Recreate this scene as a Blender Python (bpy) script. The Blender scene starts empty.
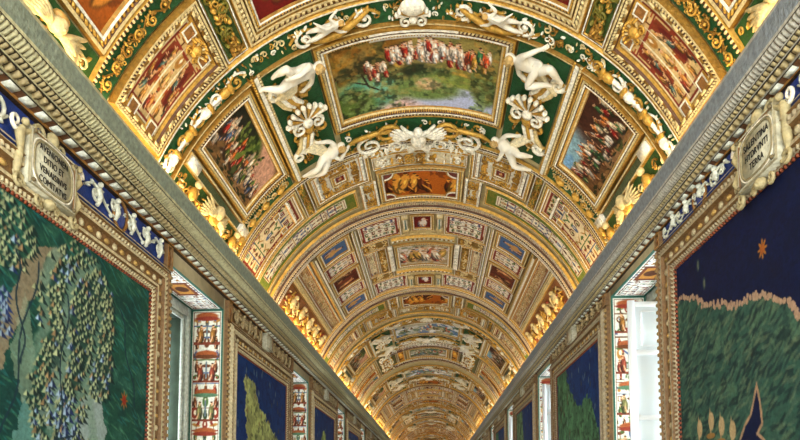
import bpy, math, random
import numpy as np
from mathutils import Vector, Euler
PI = math.pi
C = bpy.context.scene.collection
rad = math.radians

# ---------------------------------------------------------------- camera
F = 588.0; YAW = rad(3.3); PIT = rad(4.0); VPX, VPY = 434.0, 490.5
cam_d = bpy.data.cameras.new('camera'); cam = bpy.data.objects.new('camera', cam_d); C.objects.link(cam)
bpy.context.scene.camera = cam
cam.location = (0.22, 0.0, 1.65)
cam.rotation_euler = (rad(90) + PIT, 0, YAW)
cam_d.sensor_fit = 'HORIZONTAL'; cam_d.sensor_width = 36.0; cam_d.lens = F / 800 * 36.0
_m = Euler(cam.rotation_euler).to_matrix()
_v = _m.transposed() @ Vector((0, 1, 0))
_px = VPX - F * (_v.x / -_v.z); _py = VPY + F * (_v.y / -_v.z)      # principal point
cam_d.shift_x = -(_px - 400) / 800.0
cam_d.shift_y = (_py - 220) / 800.0
cam_d.clip_start = 0.05; cam_d.clip_end = 400

# ---------------------------------------------------------------- world, light, exposure
W = bpy.data.worlds.new('sky'); bpy.context.scene.world = W; W.use_nodes = True
wn = W.node_tree.nodes; wl = W.node_tree.links
bg = wn['Background']; bg.inputs['Color'].default_value = (0.80, 0.90, 1.0, 1); bg.inputs['Strength'].default_value = 4.2
vs = bpy.context.scene.view_settings
vs.view_transform = 'Standard'; vs.look = 'None'; vs.gamma = 1.0; vs.use_curve_mapping = False
vs.exposure = 0.75
def area(name, loc, rot, sx, sy, power, col):
    d = bpy.data.lights.new(name, 'AREA'); d.shape = 'RECTANGLE'; d.size = sx; d.size_y = sy
    d.energy = power; d.color = col
    o = bpy.data.objects.new(name, d); C.objects.link(o); o.location = loc; o.rotation_euler = rot
    return o
WARMS = [(1.0, 0.74, 0.38), (1.0, 0.76, 0.42), (1.0, 0.72, 0.34), (1.0, 0.60, 0.20)]
# warm strip lamps lying on top of both cornices, tilted into the vault
YS = [(-2.5, 12.0), (12.0, 26.0), (26.0, 44.0), (44.0, 70.0)]
for k, (a, b) in enumerate(YS):
    WARM = WARMS[k]; pl = [5.4, 6.4, 7.4, 8.8][k] * (b - a)
    area('cornice_lamp_left', (-2.86, (a + b) / 2, 5.09), (rad(180), rad(-20), 0), 0.08, b - a, pl * 1.15, WARM)
    area('cornice_lamp_right', (2.86, (a + b) / 2, 5.09), (rad(180), rad(20), 0), 0.08, b - a, pl * 0.8, WARM)
# daylight entering each window (the openings stand in build order, see WIN)
WIN = [(1.0, 2.6)] + [(7.05 + 6.32 * k, 8.95 + 6.32 * k) for k in range(9)]
for k, (a, b) in enumerate(WIN):
    ym = (a + b) / 2
    area('daylight_right', (4.15, ym, 2.7), (0, rad(90), 0), 3.2, 1.6, 62, (0.90, 0.96, 1.0))
    area('daylight_left', (-4.45, ym, 2.7), (0, rad(-90), 0), 3.2, 1.5, 40, (0.90, 0.96, 1.0))
# added fill light behind the camera, aimed up to brighten the vault
area('fill_behind_camera', (0.0, -2.9, 2.0), (rad(128), 0, 0), 5.2, 3.4, 330, (1.0, 0.97, 0.88))

# ---------------------------------------------------------------- materials
def mat(name, rough=0.6, attr=True, color=(0.8, 0.8, 0.8), bump=0.0, bscale=40, metal_alpha=False, spec=0.4, mottle=0.0, mscale=8):
    m = bpy.data.materials.new(name); m.use_nodes = True
    n = m.node_tree.nodes; l = m.node_tree.links; p = n['Principled BSDF']
    p.inputs['Roughness'].default_value = rough
    p.inputs['Specular IOR Level'].default_value = spec
    src = None
    if attr:
        a = n.new('ShaderNodeAttribute'); a.attribute_name = 'Col'; src = a.outputs['Color']
        if metal_alpha: l.new(a.outputs['Alpha'], p.inputs['Metallic'])
    else:
        r = n.new('ShaderNodeRGB'); r.outputs[0].default_value = (*[c ** 2.2 for c in color], 1); src = r.outputs[0]
    tc = n.new('ShaderNodeTexCoord')
    if mottle:
        t = n.new('ShaderNodeTexNoise'); t.inputs['Scale'].default_value = mscale; t.inputs['Detail'].default_value = 5
        l.new(tc.outputs['Object'], t.inputs['Vector'])
        mr = n.new('ShaderNodeMapRange'); mr.inputs[1].default_value = .3; mr.inputs[2].default_value = .7
        mr.inputs[3].default_value = 1 - mottle; mr.inputs[4].default_value = 1 + mottle
        l.new(t.outputs['Fac'], mr.inputs[0])
        mx = n.new('ShaderNodeMix'); mx.data_type = 'RGBA'; mx.blend_type = 'MULTIPLY'; mx.inputs[0].default_value = 1
        l.new(src, mx.inputs[6]); l.new(mr.outputs[0], mx.inputs[7]); src = mx.outputs[2]
    l.new(src, p.inputs['Base Color'])
    if bump:
        t = n.new('ShaderNodeTexNoise'); t.inputs['Scale'].default_value = bscale; t.inputs['Detail'].default_value = 4
        l.new(tc.outputs['Object'], t.inputs['Vector'])
        b = n.new('ShaderNodeBump'); b.inputs['Strength'].default_value = bump; b.inputs['Distance'].default_value = 0.02
        l.new(t.outputs['Fac'], b.inputs['Height']); l.new(b.outputs['Normal'], p.inputs['Normal'])
    return m
M_gilt = mat('gilt_stucco', 0.42, metal_alpha=True, bump=0.6, bscale=38, mottle=0.30, mscale=26)
M_fresco = mat('fresco', 0.75, mottle=0.22, mscale=34, spec=0.2)
M_stone = mat('carved_stone', 0.6, bump=0.6, bscale=36, mottle=0.28, mscale=22)
M_white = mat('white_stucco', 0.5, attr=False, color=(0.90, 0.87, 0.79), bump=0.2, mottle=0.10, mscale=10)
M_cherub = mat('cream_stucco', 0.5, attr=False, color=(0.86, 0.76, 0.55), bump=0.2, mottle=0.12)
M_ceiling = mat('vault_plaster', 0.7, attr=False, color=(0.74, 0.67, 0.48), bump=0.3, mottle=0.25)
M_wall = mat('wall_plaster', 0.8, attr=False, color=(0.60, 0.54, 0.40), bump=0.2, mottle=0.15)
M_floor = mat('marble_floor', 0.25, attr=False, color=(0.62, 0.58, 0.50), mottle=0.25, mscale=2)
M_paintwhite = mat('white_joinery', 0.45, attr=False, color=(0.93, 0.95, 0.95))
M_letter = mat('letter_paint', 0.8, attr=False, color=(0.12, 0.11, 0.10))
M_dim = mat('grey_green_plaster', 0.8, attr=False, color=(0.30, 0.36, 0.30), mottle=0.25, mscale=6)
def glassmat():
    m = bpy.data.materials.new('window_glass'); m.use_nodes = True
    n = m.node_tree.nodes; l = m.node_tree.links; n.clear()
    o = n.new('ShaderNodeOutputMaterial'); mx = n.new('ShaderNodeMixShader'); mx.inputs[0].default_value = 0.08
    t = n.new('ShaderNodeBsdfTransparent'); g = n.new('ShaderNodeBsdfGlossy'); g.inputs['Roughness'].default_value = 0.05
    l.new(t.outputs[0], mx.inputs[1]); l.new(g.outputs[0], mx.inputs[2]); l.new(mx.outputs[0], o.inputs[0])
    return m
M_glass = glassmat()
def shutmat():
    m = bpy.data.materials.new('translucent_blind'); m.use_nodes = True
    n = m.node_tree.nodes; l = m.node_tree.links; n.clear()
    o = n.new('ShaderNodeOutputMaterial'); mx = n.new('ShaderNodeMixShader'); mx.inputs[0].default_value = 0.28
    d = n.new('ShaderNodeBsdfDiffuse'); d.inputs[0].default_value = (0.86, 0.93, 0.94, 1)
    t = n.new('ShaderNodeBsdfTranslucent'); t.inputs[0].default_value = (0.90, 0.97, 0.98, 1)
    l.new(d.outputs[0], mx.inputs[1]); l.new(t.outputs[0], mx.inputs[2]); l.new(mx.outputs[0], o.inputs[0])
    return m
M_blind = shutmat()

# ---------------------------------------------------------------- colours (sRGB + metal share)
GOLD = (0.78, 0.60, 0.25, 0.40); DGOLD = (0.58, 0.42, 0.15, 0.40); CREAM = (0.83, 0.74, 0.52, 0.0); WHITE = (0.93, 0.90, 0.82, 0.0)
UMBER = (0.34, 0.21, 0.09, 0.0); OCHRE = (0.68, 0.56, 0.32, 0.0); GREEN = (0.12, 0.32, 0.16, 0.0); RED = (0.45, 0.10, 0.06, 0.0)
STONE = (0.72, 0.70, 0.60, 0.0); DSTONE = (0.40, 0.36, 0.27, 0.0); BLUE = (0.12, 0.20, 0.46, 0.0)

# ---------------------------------------------------------------- room dimensions
R = 3.2; ZC = 4.0; XL = -3.09; XR = 2.92; LIPZ = 5.05
YA, YB = -3.0, 70.0
def V(p):
    s = p[:, 0] / R; r = R - p[:, 2]
    return np.stack([r * np.sin(s), p[:, 1], ZC + r * np.cos(s)], 1)
def WL(p): return np.stack([XL + p[:, 2], p[:, 0], p[:, 1]], 1)
def WR(p): return np.stack([XR - p[:, 2], p[:, 0], p[:, 1]], 1)
def D(deg): return rad(deg) * R          # vault angle -> arc length

# ---------------------------------------------------------------- mesh builder
class MB:
    def __init__(self): self.v = []; self.f = []; self.c = []; self.n = 0; self.t = []; self.tc = []
    def quads(self, v, f, col):
        v = np.asarray(v, float); f = np.asarray(f, int)
        self.v.append(v); self.f.append(f + self.n); self.n += len(v)
        col = np.asarray(col, float)
        if col.ndim == 1: col = np.tile(col, (len(f), 1))
        self.c.append(col)
    def tris(self, v, f, col):
        v = np.asarray(v, float); f = np.asarray(f, int)
        self.v.append(v); self.t.append(f + self.n); self.n += len(v)
        self.tc.append(np.tile(np.asarray(col, float), (len(f), 1)))
    def box(self, a, b, col):
        x0, y0, z0 = a; x1, y1, z1 = b
        v = [(x0,y0,z0),(x1,y0,z0),(x1,y1,z0),(x0,y1,z0),(x0,y0,z1),(x1,y0,z1),(x1,y1,z1),(x0,y1,z1)]
        self.quads(v, [(0,3,2,1),(4,5,6,7),(0,1,5,4),(1,2,6,5),(2,3,7,6),(3,0,4,7)], col)
    def tube(self, pts, rr, col, k=6, flat=1.0):
        pts = np.asarray(pts, float); n = len(pts)
        rr = np.broadcast_to(np.asarray(rr, float), (n,))
        d = np.gradient(pts, axis=0); d /= np.linalg.norm(d, axis=1, keepdims=True) + 1e-9
        up = np.array([0, 0, 1.0]); sd = np.cross(d, up); ln = np.linalg.norm(sd, axis=1, keepdims=True)
        sd = np.where(ln < 1e-3, np.array([1.0, 0, 0]), sd / (ln + 1e-9)); u2 = np.cross(sd, d)
        a = np.arange(k) * 2 * PI / k
        v = pts[:, None, :] + rr[:, None, None] * (np.cos(a)[None, :, None] * sd[:, None, :] + flat * np.sin(a)[None, :, None] * u2[:, None, :])
        i = np.arange(n - 1)[:, None]; j = np.arange(k)[None, :]; j2 = (j + 1) % k
        f = np.stack([i * k + j, i * k + j2, (i + 1) * k + j2, (i + 1) * k + j], -1).reshape(-1, 4)
        self.quads(v.reshape(-1, 3), f, col)
    def ball(self, c, r, col, k=8, m=5, ang=0.0):
        t = np.linspace(0.03, PI - 0.03, m + 1); a = np.arange(k) * 2 * PI / k
        x = np.sin(t)[:, None] * np.cos(a)[None] * r[0]; y = np.sin(t)[:, None] * np.sin(a)[None] * r[1]
        z = np.cos(t)[:, None] * r[2] + 0 * a[None]
        ca, sa = math.cos(ang), math.sin(ang)
        v = np.stack([c[0] + x * ca - y * sa, c[1] + x * sa + y * ca, c[2] + z], -1).reshape(-1, 3)
        i = np.arange(m)[:, None]; j = np.arange(k)[None]; j2 = (j + 1) % k
        f = np.stack([i * k + j, i * k + j2, (i + 1) * k + j2, (i + 1) * k + j], -1).reshape(-1, 4)
        self.quads(v, f, col)
    # one straight moulding strip between the lines P0-P1 and Q0-Q1 in surface coordinates
    def strip(self, P0, P1, Q0, Q1, h0, h1, col, kind=None, col2=None, pitch=0.05, bump=0.02):
        P0, P1, Q0, Q1 = [np.array(a, float) for a in (P0, P1, Q0, Q1)]
        L = max(np.linalg.norm(P1 - P0), np.linalg.norm(Q1 - Q0))
        n = max(1, int(math.ceil(L / 0.14))) if not kind else max(2, int(round(L / pitch)) * 2)
        t = np.linspace(0, 1, n + 1)[:, None]
        P = P0 + (P1 - P0) * t; Q = Q0 + (Q1 - Q0) * t
        if not kind:
            v = np.zeros((2 * (n + 1), 3)); v[:n + 1, :2] = P; v[:n + 1, 2] = h0; v[n + 1:, :2] = Q; v[n + 1:, 2] = h1
            i = np.arange(n); self.quads(v, np.stack([i, i + 1, i + n + 2, i + n + 1], 1), col)
            return
        i = np.arange(n); even = (i % 2 == 0)
        A, B, Cc, Dd = P[:-1], P[1:], Q[1:], Q[:-1]
        M0 = (A + Dd) / 2; M1 = (B + Cc) / 2; MM = (M0 + M1) / 2; E0 = (A + B) / 2; E1 = (Cc + Dd) / 2
        colA = np.tile(col, (int(even.sum()), 1)); colB = np.array(col2 if col2 else col, float)
        ev = np.where(even)[0]; od = np.where(~even)[0]
        def lift(a, h): return np.concatenate([a, np.full((len(a), 1), h)], 1)
        if kind == 'dentil':
            top = np.stack([lift(A[ev], h0 + bump), lift(B[ev], h0 + bump), lift(Cc[ev], h1 + bump), lift(Dd[ev], h1 + bump),
                            lift(A[ev], h0 - .004), lift(B[ev], h0 - .004), lift(Cc[ev], h1 - .004), lift(Dd[ev], h1 - .004)], 1)
            base = (np.arange(len(ev)) * 8)[:, None]
            f = np.concatenate([base + np.array(q) for q in ((0, 1, 2, 3), (0, 4, 5, 1), (1, 5, 6, 2), (2, 6, 7, 3), (3, 7, 4, 0))])
            self.quads(top.reshape(-1, 3), f, col)
        else:   # bead: four-sided dome
            top = np.stack([lift(A[ev], h0), lift(B[ev], h0), lift(Cc[ev], h1), lift(Dd[ev], h1),
                            lift((A * .72 + MM * .28)[ev], h0 + bump), lift((B * .72 + MM * .28)[ev], h0 + bump),
                            lift((Cc * .72 + MM * .28)[ev], h1 + bump), lift((Dd * .72 + MM * .28)[ev], h1 + bump)], 1)
            base = (np.arange(len(ev)) * 8)[:, None]
            f = np.concatenate([base + np.array(q) for q in ((4, 5, 6, 7), (0, 1, 5, 4), (1, 2, 6, 5), (2, 3, 7, 6), (3, 0, 4, 7))])
            self.quads(top.reshape(-1, 3), f, col)
        g = np.stack([lift(A, h0), lift(B, h0), lift(Cc, h1), lift(Dd, h1)], 1)[od if kind == 'bead' else slice(None)]
        base = (np.arange(len(g)) * 4)[:, None]
        self.quads(g.reshape(-1, 3), base + np.array((0, 1, 2, 3)), colB)
    def frame(self, s0, s1, y0, y1, prof):
        d = 0.0
        for seg in prof:
            w, h0, h1, col = seg[:4]; kw = seg[4] if len(seg) > 4 else {}
            e = d + w
            o = [(s0 + d, y0 + d), (s1 - d, y0 + d), (s1 - d, y1 - d), (s0 + d, y1 - d)]
            i = [(s0 + e, y0 + e), (s1 - e, y0 + e), (s1 - e, y1 - e), (s0 + e, y1 - e)]
            for k in range(4): self.strip(o[k], o[(k + 1) % 4], i[k], i[(k + 1) % 4], h0, h1, col, **kw)
            d = e
        return d
    def bar(self, a, b, prof):      # straight moulding from a to b, profile runs to the left-hand side
        a = np.array(a, float); b = np.array(b, float); t = (b - a) / np.linalg.norm(b - a); nrm = np.array([-t[1], t[0]])
        d = 0.0
        for seg in prof:
            w, h0, h1, col = seg[:4]; kw = seg[4] if len(seg) > 4 else {}
            self.strip(a + nrm * d, b + nrm * d, a + nrm * (d + w), b + nrm * (d + w), h0, h1, col, **kw); d += w
    def build(self, name, material, mapf=None, parent=None, loc=None, smooth=False):
        v = np.concatenate(self.v) if self.v else np.zeros((0, 3))
        if mapf: v = mapf(v)
        if parent is not None: v = v - np.array(ORG[parent.name])
        elif loc is not None: v = v - np.array(loc)
        q = np.concatenate(self.f) if self.f else np.zeros((0, 4), int); c = np.concatenate(self.c) if self.c else np.zeros((0, 4))
        t = np.concatenate(self.t) if self.t else np.zeros((0, 3), int)
        me = bpy.data.meshes.new(name); nq, nt = len(q), len(t)
        me.vertices.add(len(v)); me.vertices.foreach_set('co', v.ravel())
        me.loops.add(nq * 4 + nt * 3); me.loops.foreach_set('vertex_index', np.concatenate([q.ravel(), t.ravel()]))
        me.polygons.add(nq + nt)
        me.polygons.foreach_set('loop_start', np.concatenate([np.arange(nq) * 4, nq * 4 + np.arange(nt) * 3]))
        if smooth: me.polygons.foreach_set('use_smooth', np.ones(nq + nt, bool))
        me.update(calc_edges=True)
        ca = me.color_attributes.new('Col', 'BYTE_COLOR', 'CORNER')
        lc = np.repeat(c, 4, axis=0)
        if nt: lc = np.concatenate([lc, np.repeat(np.concatenate(self.tc), 3, axis=0)])
        ca.data.foreach_set('color_srgb', lc.ravel())
        me.materials.append(material)
        return link(name, me, parent, loc)
ORG = {}; CH = {}
def link(name, me, parent=None, loc=None):
    o = bpy.data.objects.new(name, me); C.objects.link(o)
    if parent is not None: o.parent = parent; ORG[o.name] = ORG[parent.name]; CH.setdefault(parent.name, []).append(o)
    else:
        l = loc if loc is not None else (0, 0, 0); o.location = l; ORG[o.name] = tuple(l)
    return o
REG = []     # (object, base label, place phrase, category, group)
def root(name, loc):
    o = bpy.data.objects.new(name, None); C.objects.link(o); o.location = loc; o.empty_display_size = .1
    ORG[o.name] = tuple(loc); return o
def vroot(name, s, y):
    p = V(np.array([[s, y, 0.0]]))[0]; return root(name, tuple(p))
def reg(o, base, place, cat, group=None): REG.append([o, base, place, cat, group]); return o
def kin(o): return [c for c in bpy.data.objects if c.parent == o]
def dup(o, dy, mirror=None, swap=None):
    """copy a registered thing with its parts, moved along the hall; mirror = Y of the mirror plane"""
    r = o.copy(); C.objects.link(r)
    for ch in CH.get(o.name, []):
        c = ch.copy(); C.objects.link(c); c.parent = r
        if swap and ch.name.split('.')[0] in swap: c.data = swap[ch.name.split('.')[0]]
        for g in CH.get(ch.name, []):
            d = g.copy(); C.objects.link(d); d.parent = c
    y = o.location.y
    if mirror is not None: y = 2 * mirror - y; r.scale = (1, -1, 1)
    r.location.y = y + dy
    return r

# ---------------------------------------------------------------- painter (colour fields for the frescoes)
def smooth_noise(rng, h, w, cell):
    gh, gw = int(h / cell) + 3, int(w / cell) + 3
    g = rng.random((gh, gw)); y = np.arange(h) / cell; x = np.arange(w) / cell
    y0 = y.astype(int); x0 = x.astype(int); fy = (y - y0)[:, None]; fx = (x - x0)[None]
    fy = fy * fy * (3 - 2 * fy); fx = fx * fx * (3 - 2 * fx)
    a = g[y0][:, x0]; b = g[y0][:, x0 + 1]; c = g[y0 + 1][:, x0]; d = g[y0 + 1][:, x0 + 1]
    return (a * (1 - fx) + b * fx) * (1 - fy) + (c * (1 - fx) + d * fx) * fy
class P:
    def __init__(s, W_, H_, px, bg, seed=0):
        s.px = px; s.W = W_; s.H = H_; s.w = max(2, int(round(W_ / px)) + 1); s.h = max(2, int(round(H_ / px)) + 1)
        s.rng = np.random.default_rng(seed); s.a = np.ones((s.h, s.w, 3)) * np.array(bg, float)[:3]
        s.X, s.Y = np.meshgrid(np.linspace(0, W_, s.w), np.linspace(0, H_, s.h))
    def fbm(s, cell, octs=4):
        n = np.zeros((s.h, s.w)); amp = 1; tot = 0
        c = cell / s.px
        for k in range(octs):
            if c < 1.2: break
            n += amp * smooth_noise(s.rng, s.h, s.w, c); tot += amp; amp *= .6; c /= 2
        return n / max(tot, 1e-6)
    def mix(s, m, col):
        m = np.clip(m, 0, 1)[..., None]; s.a = s.a * (1 - m) + np.array(col, float)[:3] * m
    def ell(s, x, y, rx, ry, col, rot=0.0, soft=0.25, op=1.0):
        e = max(rx, ry) * (1 + soft)
        i0, i1 = max(0, int((y - e) / s.px)), min(s.h, int((y + e) / s.px) + 2); j0, j1 = max(0, int((x - e) / s.px)), min(s.w, int((x + e) / s.px) + 2)
        if i0 >= i1 or j0 >= j1: return
        X = s.X[i0:i1, j0:j1] - x; Y = s.Y[i0:i1, j0:j1] - y
        c, n = math.cos(rot), math.sin(rot)
        u = (X * c + Y * n) / rx; v = (-X * n + Y * c) / ry
        m = np.clip((1 + soft - np.sqrt(u * u + v * v)) / soft / 1.0, 0, 1)[..., None] * op
        s.a[i0:i1, j0:j1] = s.a[i0:i1, j0:j1] * (1 - m) + np.array(col, float)[:3] * m
    def tri(s, a, b, c, col, op=1.0):
        xs = (a[0], b[0], c[0]); ys = (a[1], b[1], c[1])
        i0, i1 = max(0, int(min(ys) / s.px)), min(s.h, int(max(ys) / s.px) + 2); j0, j1 = max(0, int(min(xs) / s.px)), min(s.w, int(max(xs) / s.px) + 2)
        if i0 >= i1 or j0 >= j1: return
        X = s.X[i0:i1, j0:j1]; Y = s.Y[i0:i1, j0:j1]
        e = lambda p, q: ((q[0] - p[0]) * (Y - p[1]) - (q[1] - p[1]) * (X - p[0])) / (math.hypot(q[0] - p[0], q[1] - p[1]) + 1e-9)
        sg = 1 if (b[0] - a[0]) * (c[1] - a[1]) - (b[1] - a[1]) * (c[0] - a[0]) > 0 else -1
        m = np.clip(np.minimum(np.minimum(e(a, b), e(b, c)) , e(c, a)) * 1.0 * 1 / s.px + .6, 0, 1) if sg > 0 else np.clip(np.minimum(np.minimum(-e(a, b), -e(b, c)), -e(c, a)) / s.px + .6, 0, 1)
        m = m[..., None] * op; s.a[i0:i1, j0:j1] = s.a[i0:i1, j0:j1] * (1 - m) + np.array(col, float)[:3] * m
    def line(s, pts, w, col, op=1.0):
        for (x0, y0), (x1, y1) in zip(pts[:-1], pts[1:]):
            L = math.hypot(x1 - x0, y1 - y0)
            if L < 1e-6: continue
            s.ell((x0 + x1) / 2, (y0 + y1) / 2, L / 2 + w * .3, w, col, math.atan2(y1 - y0, x1 - x0), .5, op)
    def poly(s, pts, col, op=1.0, wob=0.0):
        X = s.X + (s.fbm(.12) - .5) * wob; Y = s.Y + (s.fbm(.12) - .5) * wob
        ins = np.zeros(X.shape, bool); n = len(pts)
        for k in range(n):
            x0, y0 = pts[k]; x1, y1 = pts[(k + 1) % n]
            if y0 == y1: continue
            c = ((y0 > Y) != (y1 > Y)) & (X < (x1 - x0) * (Y - y0) / (y1 - y0) + x0); ins ^= c
        s.mix(ins * op, col); return ins
    def rect(s, x0, y0, x1, y1, col, op=1.0): s.mix(((s.X >= x0) & (s.X <= x1) & (s.Y >= y0) & (s.Y <= y1)) * op, col)
    def border(s, d, w, col): 
        e = np.minimum(np.minimum(s.X, s.W - s.X), np.minimum(s.Y, s.H - s.Y)); s.mix(((e >= d) & (e < d + w)) * 1.0, col)
    def mottle(s, cell, amp): s.a = np.clip(s.a * (1 + (s.fbm(cell)[..., None] - .5) * 2 * amp), 0, 1)
    def mirror(s): 
        k = s.w // 2; s.a[:, s.w - k:] = s.a[:, :k][:, ::-1]
    def fig(s, x, y, h, robe, skin=(.82, .62, .45), lean=0.0, fat=.78):
        """small painted figure, feet at (x, y), height h"""
        g = s.rng; dk = [c * .45 for c in robe]; lt = [min(1, c * 1.25 + .08) for c in robe]
        s.ell(x + lean * h * .5, y - h * .32, h * .20 * fat, h * .35, dk, lean * .6)
        s.ell(x + lean * h * .5 + h * .03, y - h * .34, h * .145 * fat, h * .31, robe, lean * .6)
        s.ell(x + lean * h * .5 + h * .06, y - h * .42, h * .035, h * .22, lt, lean * .6 + .1)
        s.ell(x + lean * h * .7, y - h * .68, h * .10, h * .14, robe)
        a = g.uniform(-1, 1)
        s.line([(x - h * .10, y), (x + lean * h * .4 - h * .03, y - h * .3)], h * .03, dk); s.line([(x + h * .12, y), (x + lean * h * .4 + h * .04, y - h * .3)], h * .03, skin)
        s.line([(x + lean * h * .7, y - h * .72), (x + lean * h * .7 + a * h * .25, y - h * (.6 + .25 * g.random()))], h * .035, skin)
        s.ell(x + lean * h * .85, y - h * .88, h * .062, h * .075, skin)
        s.ell(x + lean * h * .85, y - h * .93, h * .062, h * .04, (.25, .15, .08))
    def spiral(s, x, y, r, w, col, turns=1.4, a0=0.0, sg=1):
        n = 14; pts = []
        for k in range(n + 1):
            t = k / n; a = a0 + sg * t * turns * 2 * PI; q = r * (1 - .8 * t); pts.append((x + q * math.cos(a), y + q * math.sin(a)))
        s.line(pts, w, col)
def srgb_panel(name, p, s0, s1, y0, y1, orient, mapf, parent, material, h=0.012, loc=None):
    """grid over the panel, row 0 of the painting at: 'near' y0 edge; 'L'/'R' flank, top towards the crown; 'wallL','wallR' upright"""
    a = p.a; H, Wd = a.shape[:2]
    tx = np.linspace(0, 1, Wd)[None]; ty = np.linspace(0, 1, H)[:, None]
    if orient == 'near': S = s0 + (s1 - s0) * tx + 0 * ty; Y = y0 + (y1 - y0) * ty + 0 * tx
    elif orient == 'L': S = s1 + (s0 - s1) * ty + 0 * tx; Y = y0 + (y1 - y0) * tx + 0 * ty      # s1 nearer the crown (s negative)
    elif orient == 'R': S = s0 + (s1 - s0) * ty + 0 * tx; Y = y1 + (y0 - y1) * tx + 0 * ty
    elif orient == 'wallL': S = s0 + (s1 - s0) * tx + 0 * ty; Y = y1 + (y0 - y1) * ty + 0 * tx   # s = along hall, y = height
    elif orient == 'wallR': S = s1 + (s0 - s1) * tx + 0 * ty; Y = y1 + (y0 - y1) * ty + 0 * tx
    v = np.stack([S, Y, np.full(S.shape, h)], -1).reshape(-1, 3); v = mapf(v)
    o = ORG[parent.name] if parent is not None else (loc or (0, 0, 0)); v = v - np.array(o)
    i = np.arange(H - 1)[:, None] * Wd + np.arange(Wd - 1)[None]
    f = np.stack([i, i + 1, i + Wd + 1, i + Wd], -1).reshape(-1, 4)
    me = bpy.data.meshes.new(name); me.vertices.add(len(v)); me.vertices.foreach_set('co', v.ravel())
    me.loops.add(len(f) * 4); me.loops.foreach_set('vertex_index', f.ravel()); me.polygons.add(len(f)); me.polygons.foreach_set('loop_start', np.arange(len(f)) * 4)
    me.update(calc_edges=True)
    ca = me.color_attributes.new('Col', 'BYTE_COLOR', 'POINT')
    c = np.concatenate([np.clip(a, 0, 1), np.zeros((H, Wd, 1))], -1); ca.data.foreach_set('color_srgb', c.ravel())
    me.materials.append(material)
    return link(name, me, parent, loc)

BRICK = (.50, .18, .11); OCH = (.64, .44, .18); SAGE = (.28, .38, .18); SLATE = (.30, .36, .50); BROWN = (.38, .20, .09); PALE = (.90, .84, .72)
def grotesque(W_, H_, px, seed, bg=(.86, .80, .68), rich=1.0, cols=(BRICK, OCH, SAGE, BROWN, SLATE), edge=BRICK):
    p = P(W_, H_, px, bg, seed); g = p.rng; p.mottle(.25, .08)
    hw = W_ / 2; u = min(hw * .9, H_ * .20, .17); y = H_ * .03
    def item(x, y0, e):
        k = g.integers(0, 8); c1 = cols[g.integers(len(cols))]; c2 = cols[g.integers(len(cols))]
        if k <= 1: p.fig(x, y0 + e, e * 1.05, c1)
        elif k == 2: p.ell(x, y0 + e * .5, e * .22, e * .4, c1); p.ell(x + e * .05, y0 + e * .4, e * .10, e * .2, PALE); p.ell(x, y0 + e * .08, e * .28, e * .07, c2)
        elif k == 3: p.spiral(x, y0 + e * .5, e * .42, e * .06, c1, 1.3, g.uniform(0, 6), 1 if g.random() < .5 else -1); p.ell(x, y0 + e * .5, e * .09, e * .09, c2)
        elif k == 4: p.line([(x - e * .5, y0 + e * .2), (x, y0 + e * .6), (x + e * .5, y0 + e * .2)], e * .06, c1); p.ell(x, y0 + e * .7, e * .12, e * .14, c2); p.ell(x - e * .5, y0 + e * .35, e * .07, e * .18, c2)
        elif k == 5: p.ell(x, y0 + e * .5, e * .34, e * .13, c1, g.uniform(-.6, .6)); p.ell(x + e * .2, y0 + e * .34, e * .12, e * .2, c2, .5); p.line([(x, y0 + e * .6), (x, y0 + e)], e * .04, BROWN)
        elif k == 6: p.rect(x - e * .42, y0 + e * .75, x + e * .42, y0 + e * .86, c1); p.fig(x, y0 + e * .75, e * .75, c2, lean=g.uniform(-.2, .2))
        else: p.rect(x - e * .36, y0 + e * .2, x + e * .36, y0 + e * .8, c1); p.rect(x - e * .26, y0 + e * .3, x + e * .26, y0 + e * .7, (.62, .66, .62) if g.random() < .5 else PALE); p.ell(x, y0 + e * .5, e * .1, e * .16, c2)
    while y < H_ - u * .4:
        e = u * g.uniform(.85, 1.15); x = hw
        while x > 0: item(x, y, e); x -= e * g.uniform(.75, 1.0)
        if g.random() < .5: p.line([(0, y + e * 1.02), (hw, y + e * 1.02)], u * .05, cols[g.integers(len(cols))])
        y += e * 1.02
    p.mirror()
    e = min(W_, H_)
    if edge is not None: p.border(e * .04, e * .05, edge)
    return p
def grot_long(W_, H_, px, seed, bg=(.86, .80, .68), cols=(BRICK, OCH, SAGE, BROWN, SLATE), edge=BRICK):
    """wide band: cells side by side"""
    p = P(W_, H_, px, bg, seed); g = p.rng; n = max(1, int(round(W_ / (H_ * .9)))); cw = W_ / n
    for k in range(n):
        q = grotesque(cw, H_, px, seed + 13 * k, bg, 1.4, cols, None)
        j0 = int(k * cw / px); w = min(q.w, p.w - j0); h = min(q.h, p.h)
        p.a[:h, j0:j0 + w] = q.a[:h, :w]
    if edge is not None: p.border(H_ * .03, H_ * .06, edge)
    return p
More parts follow.
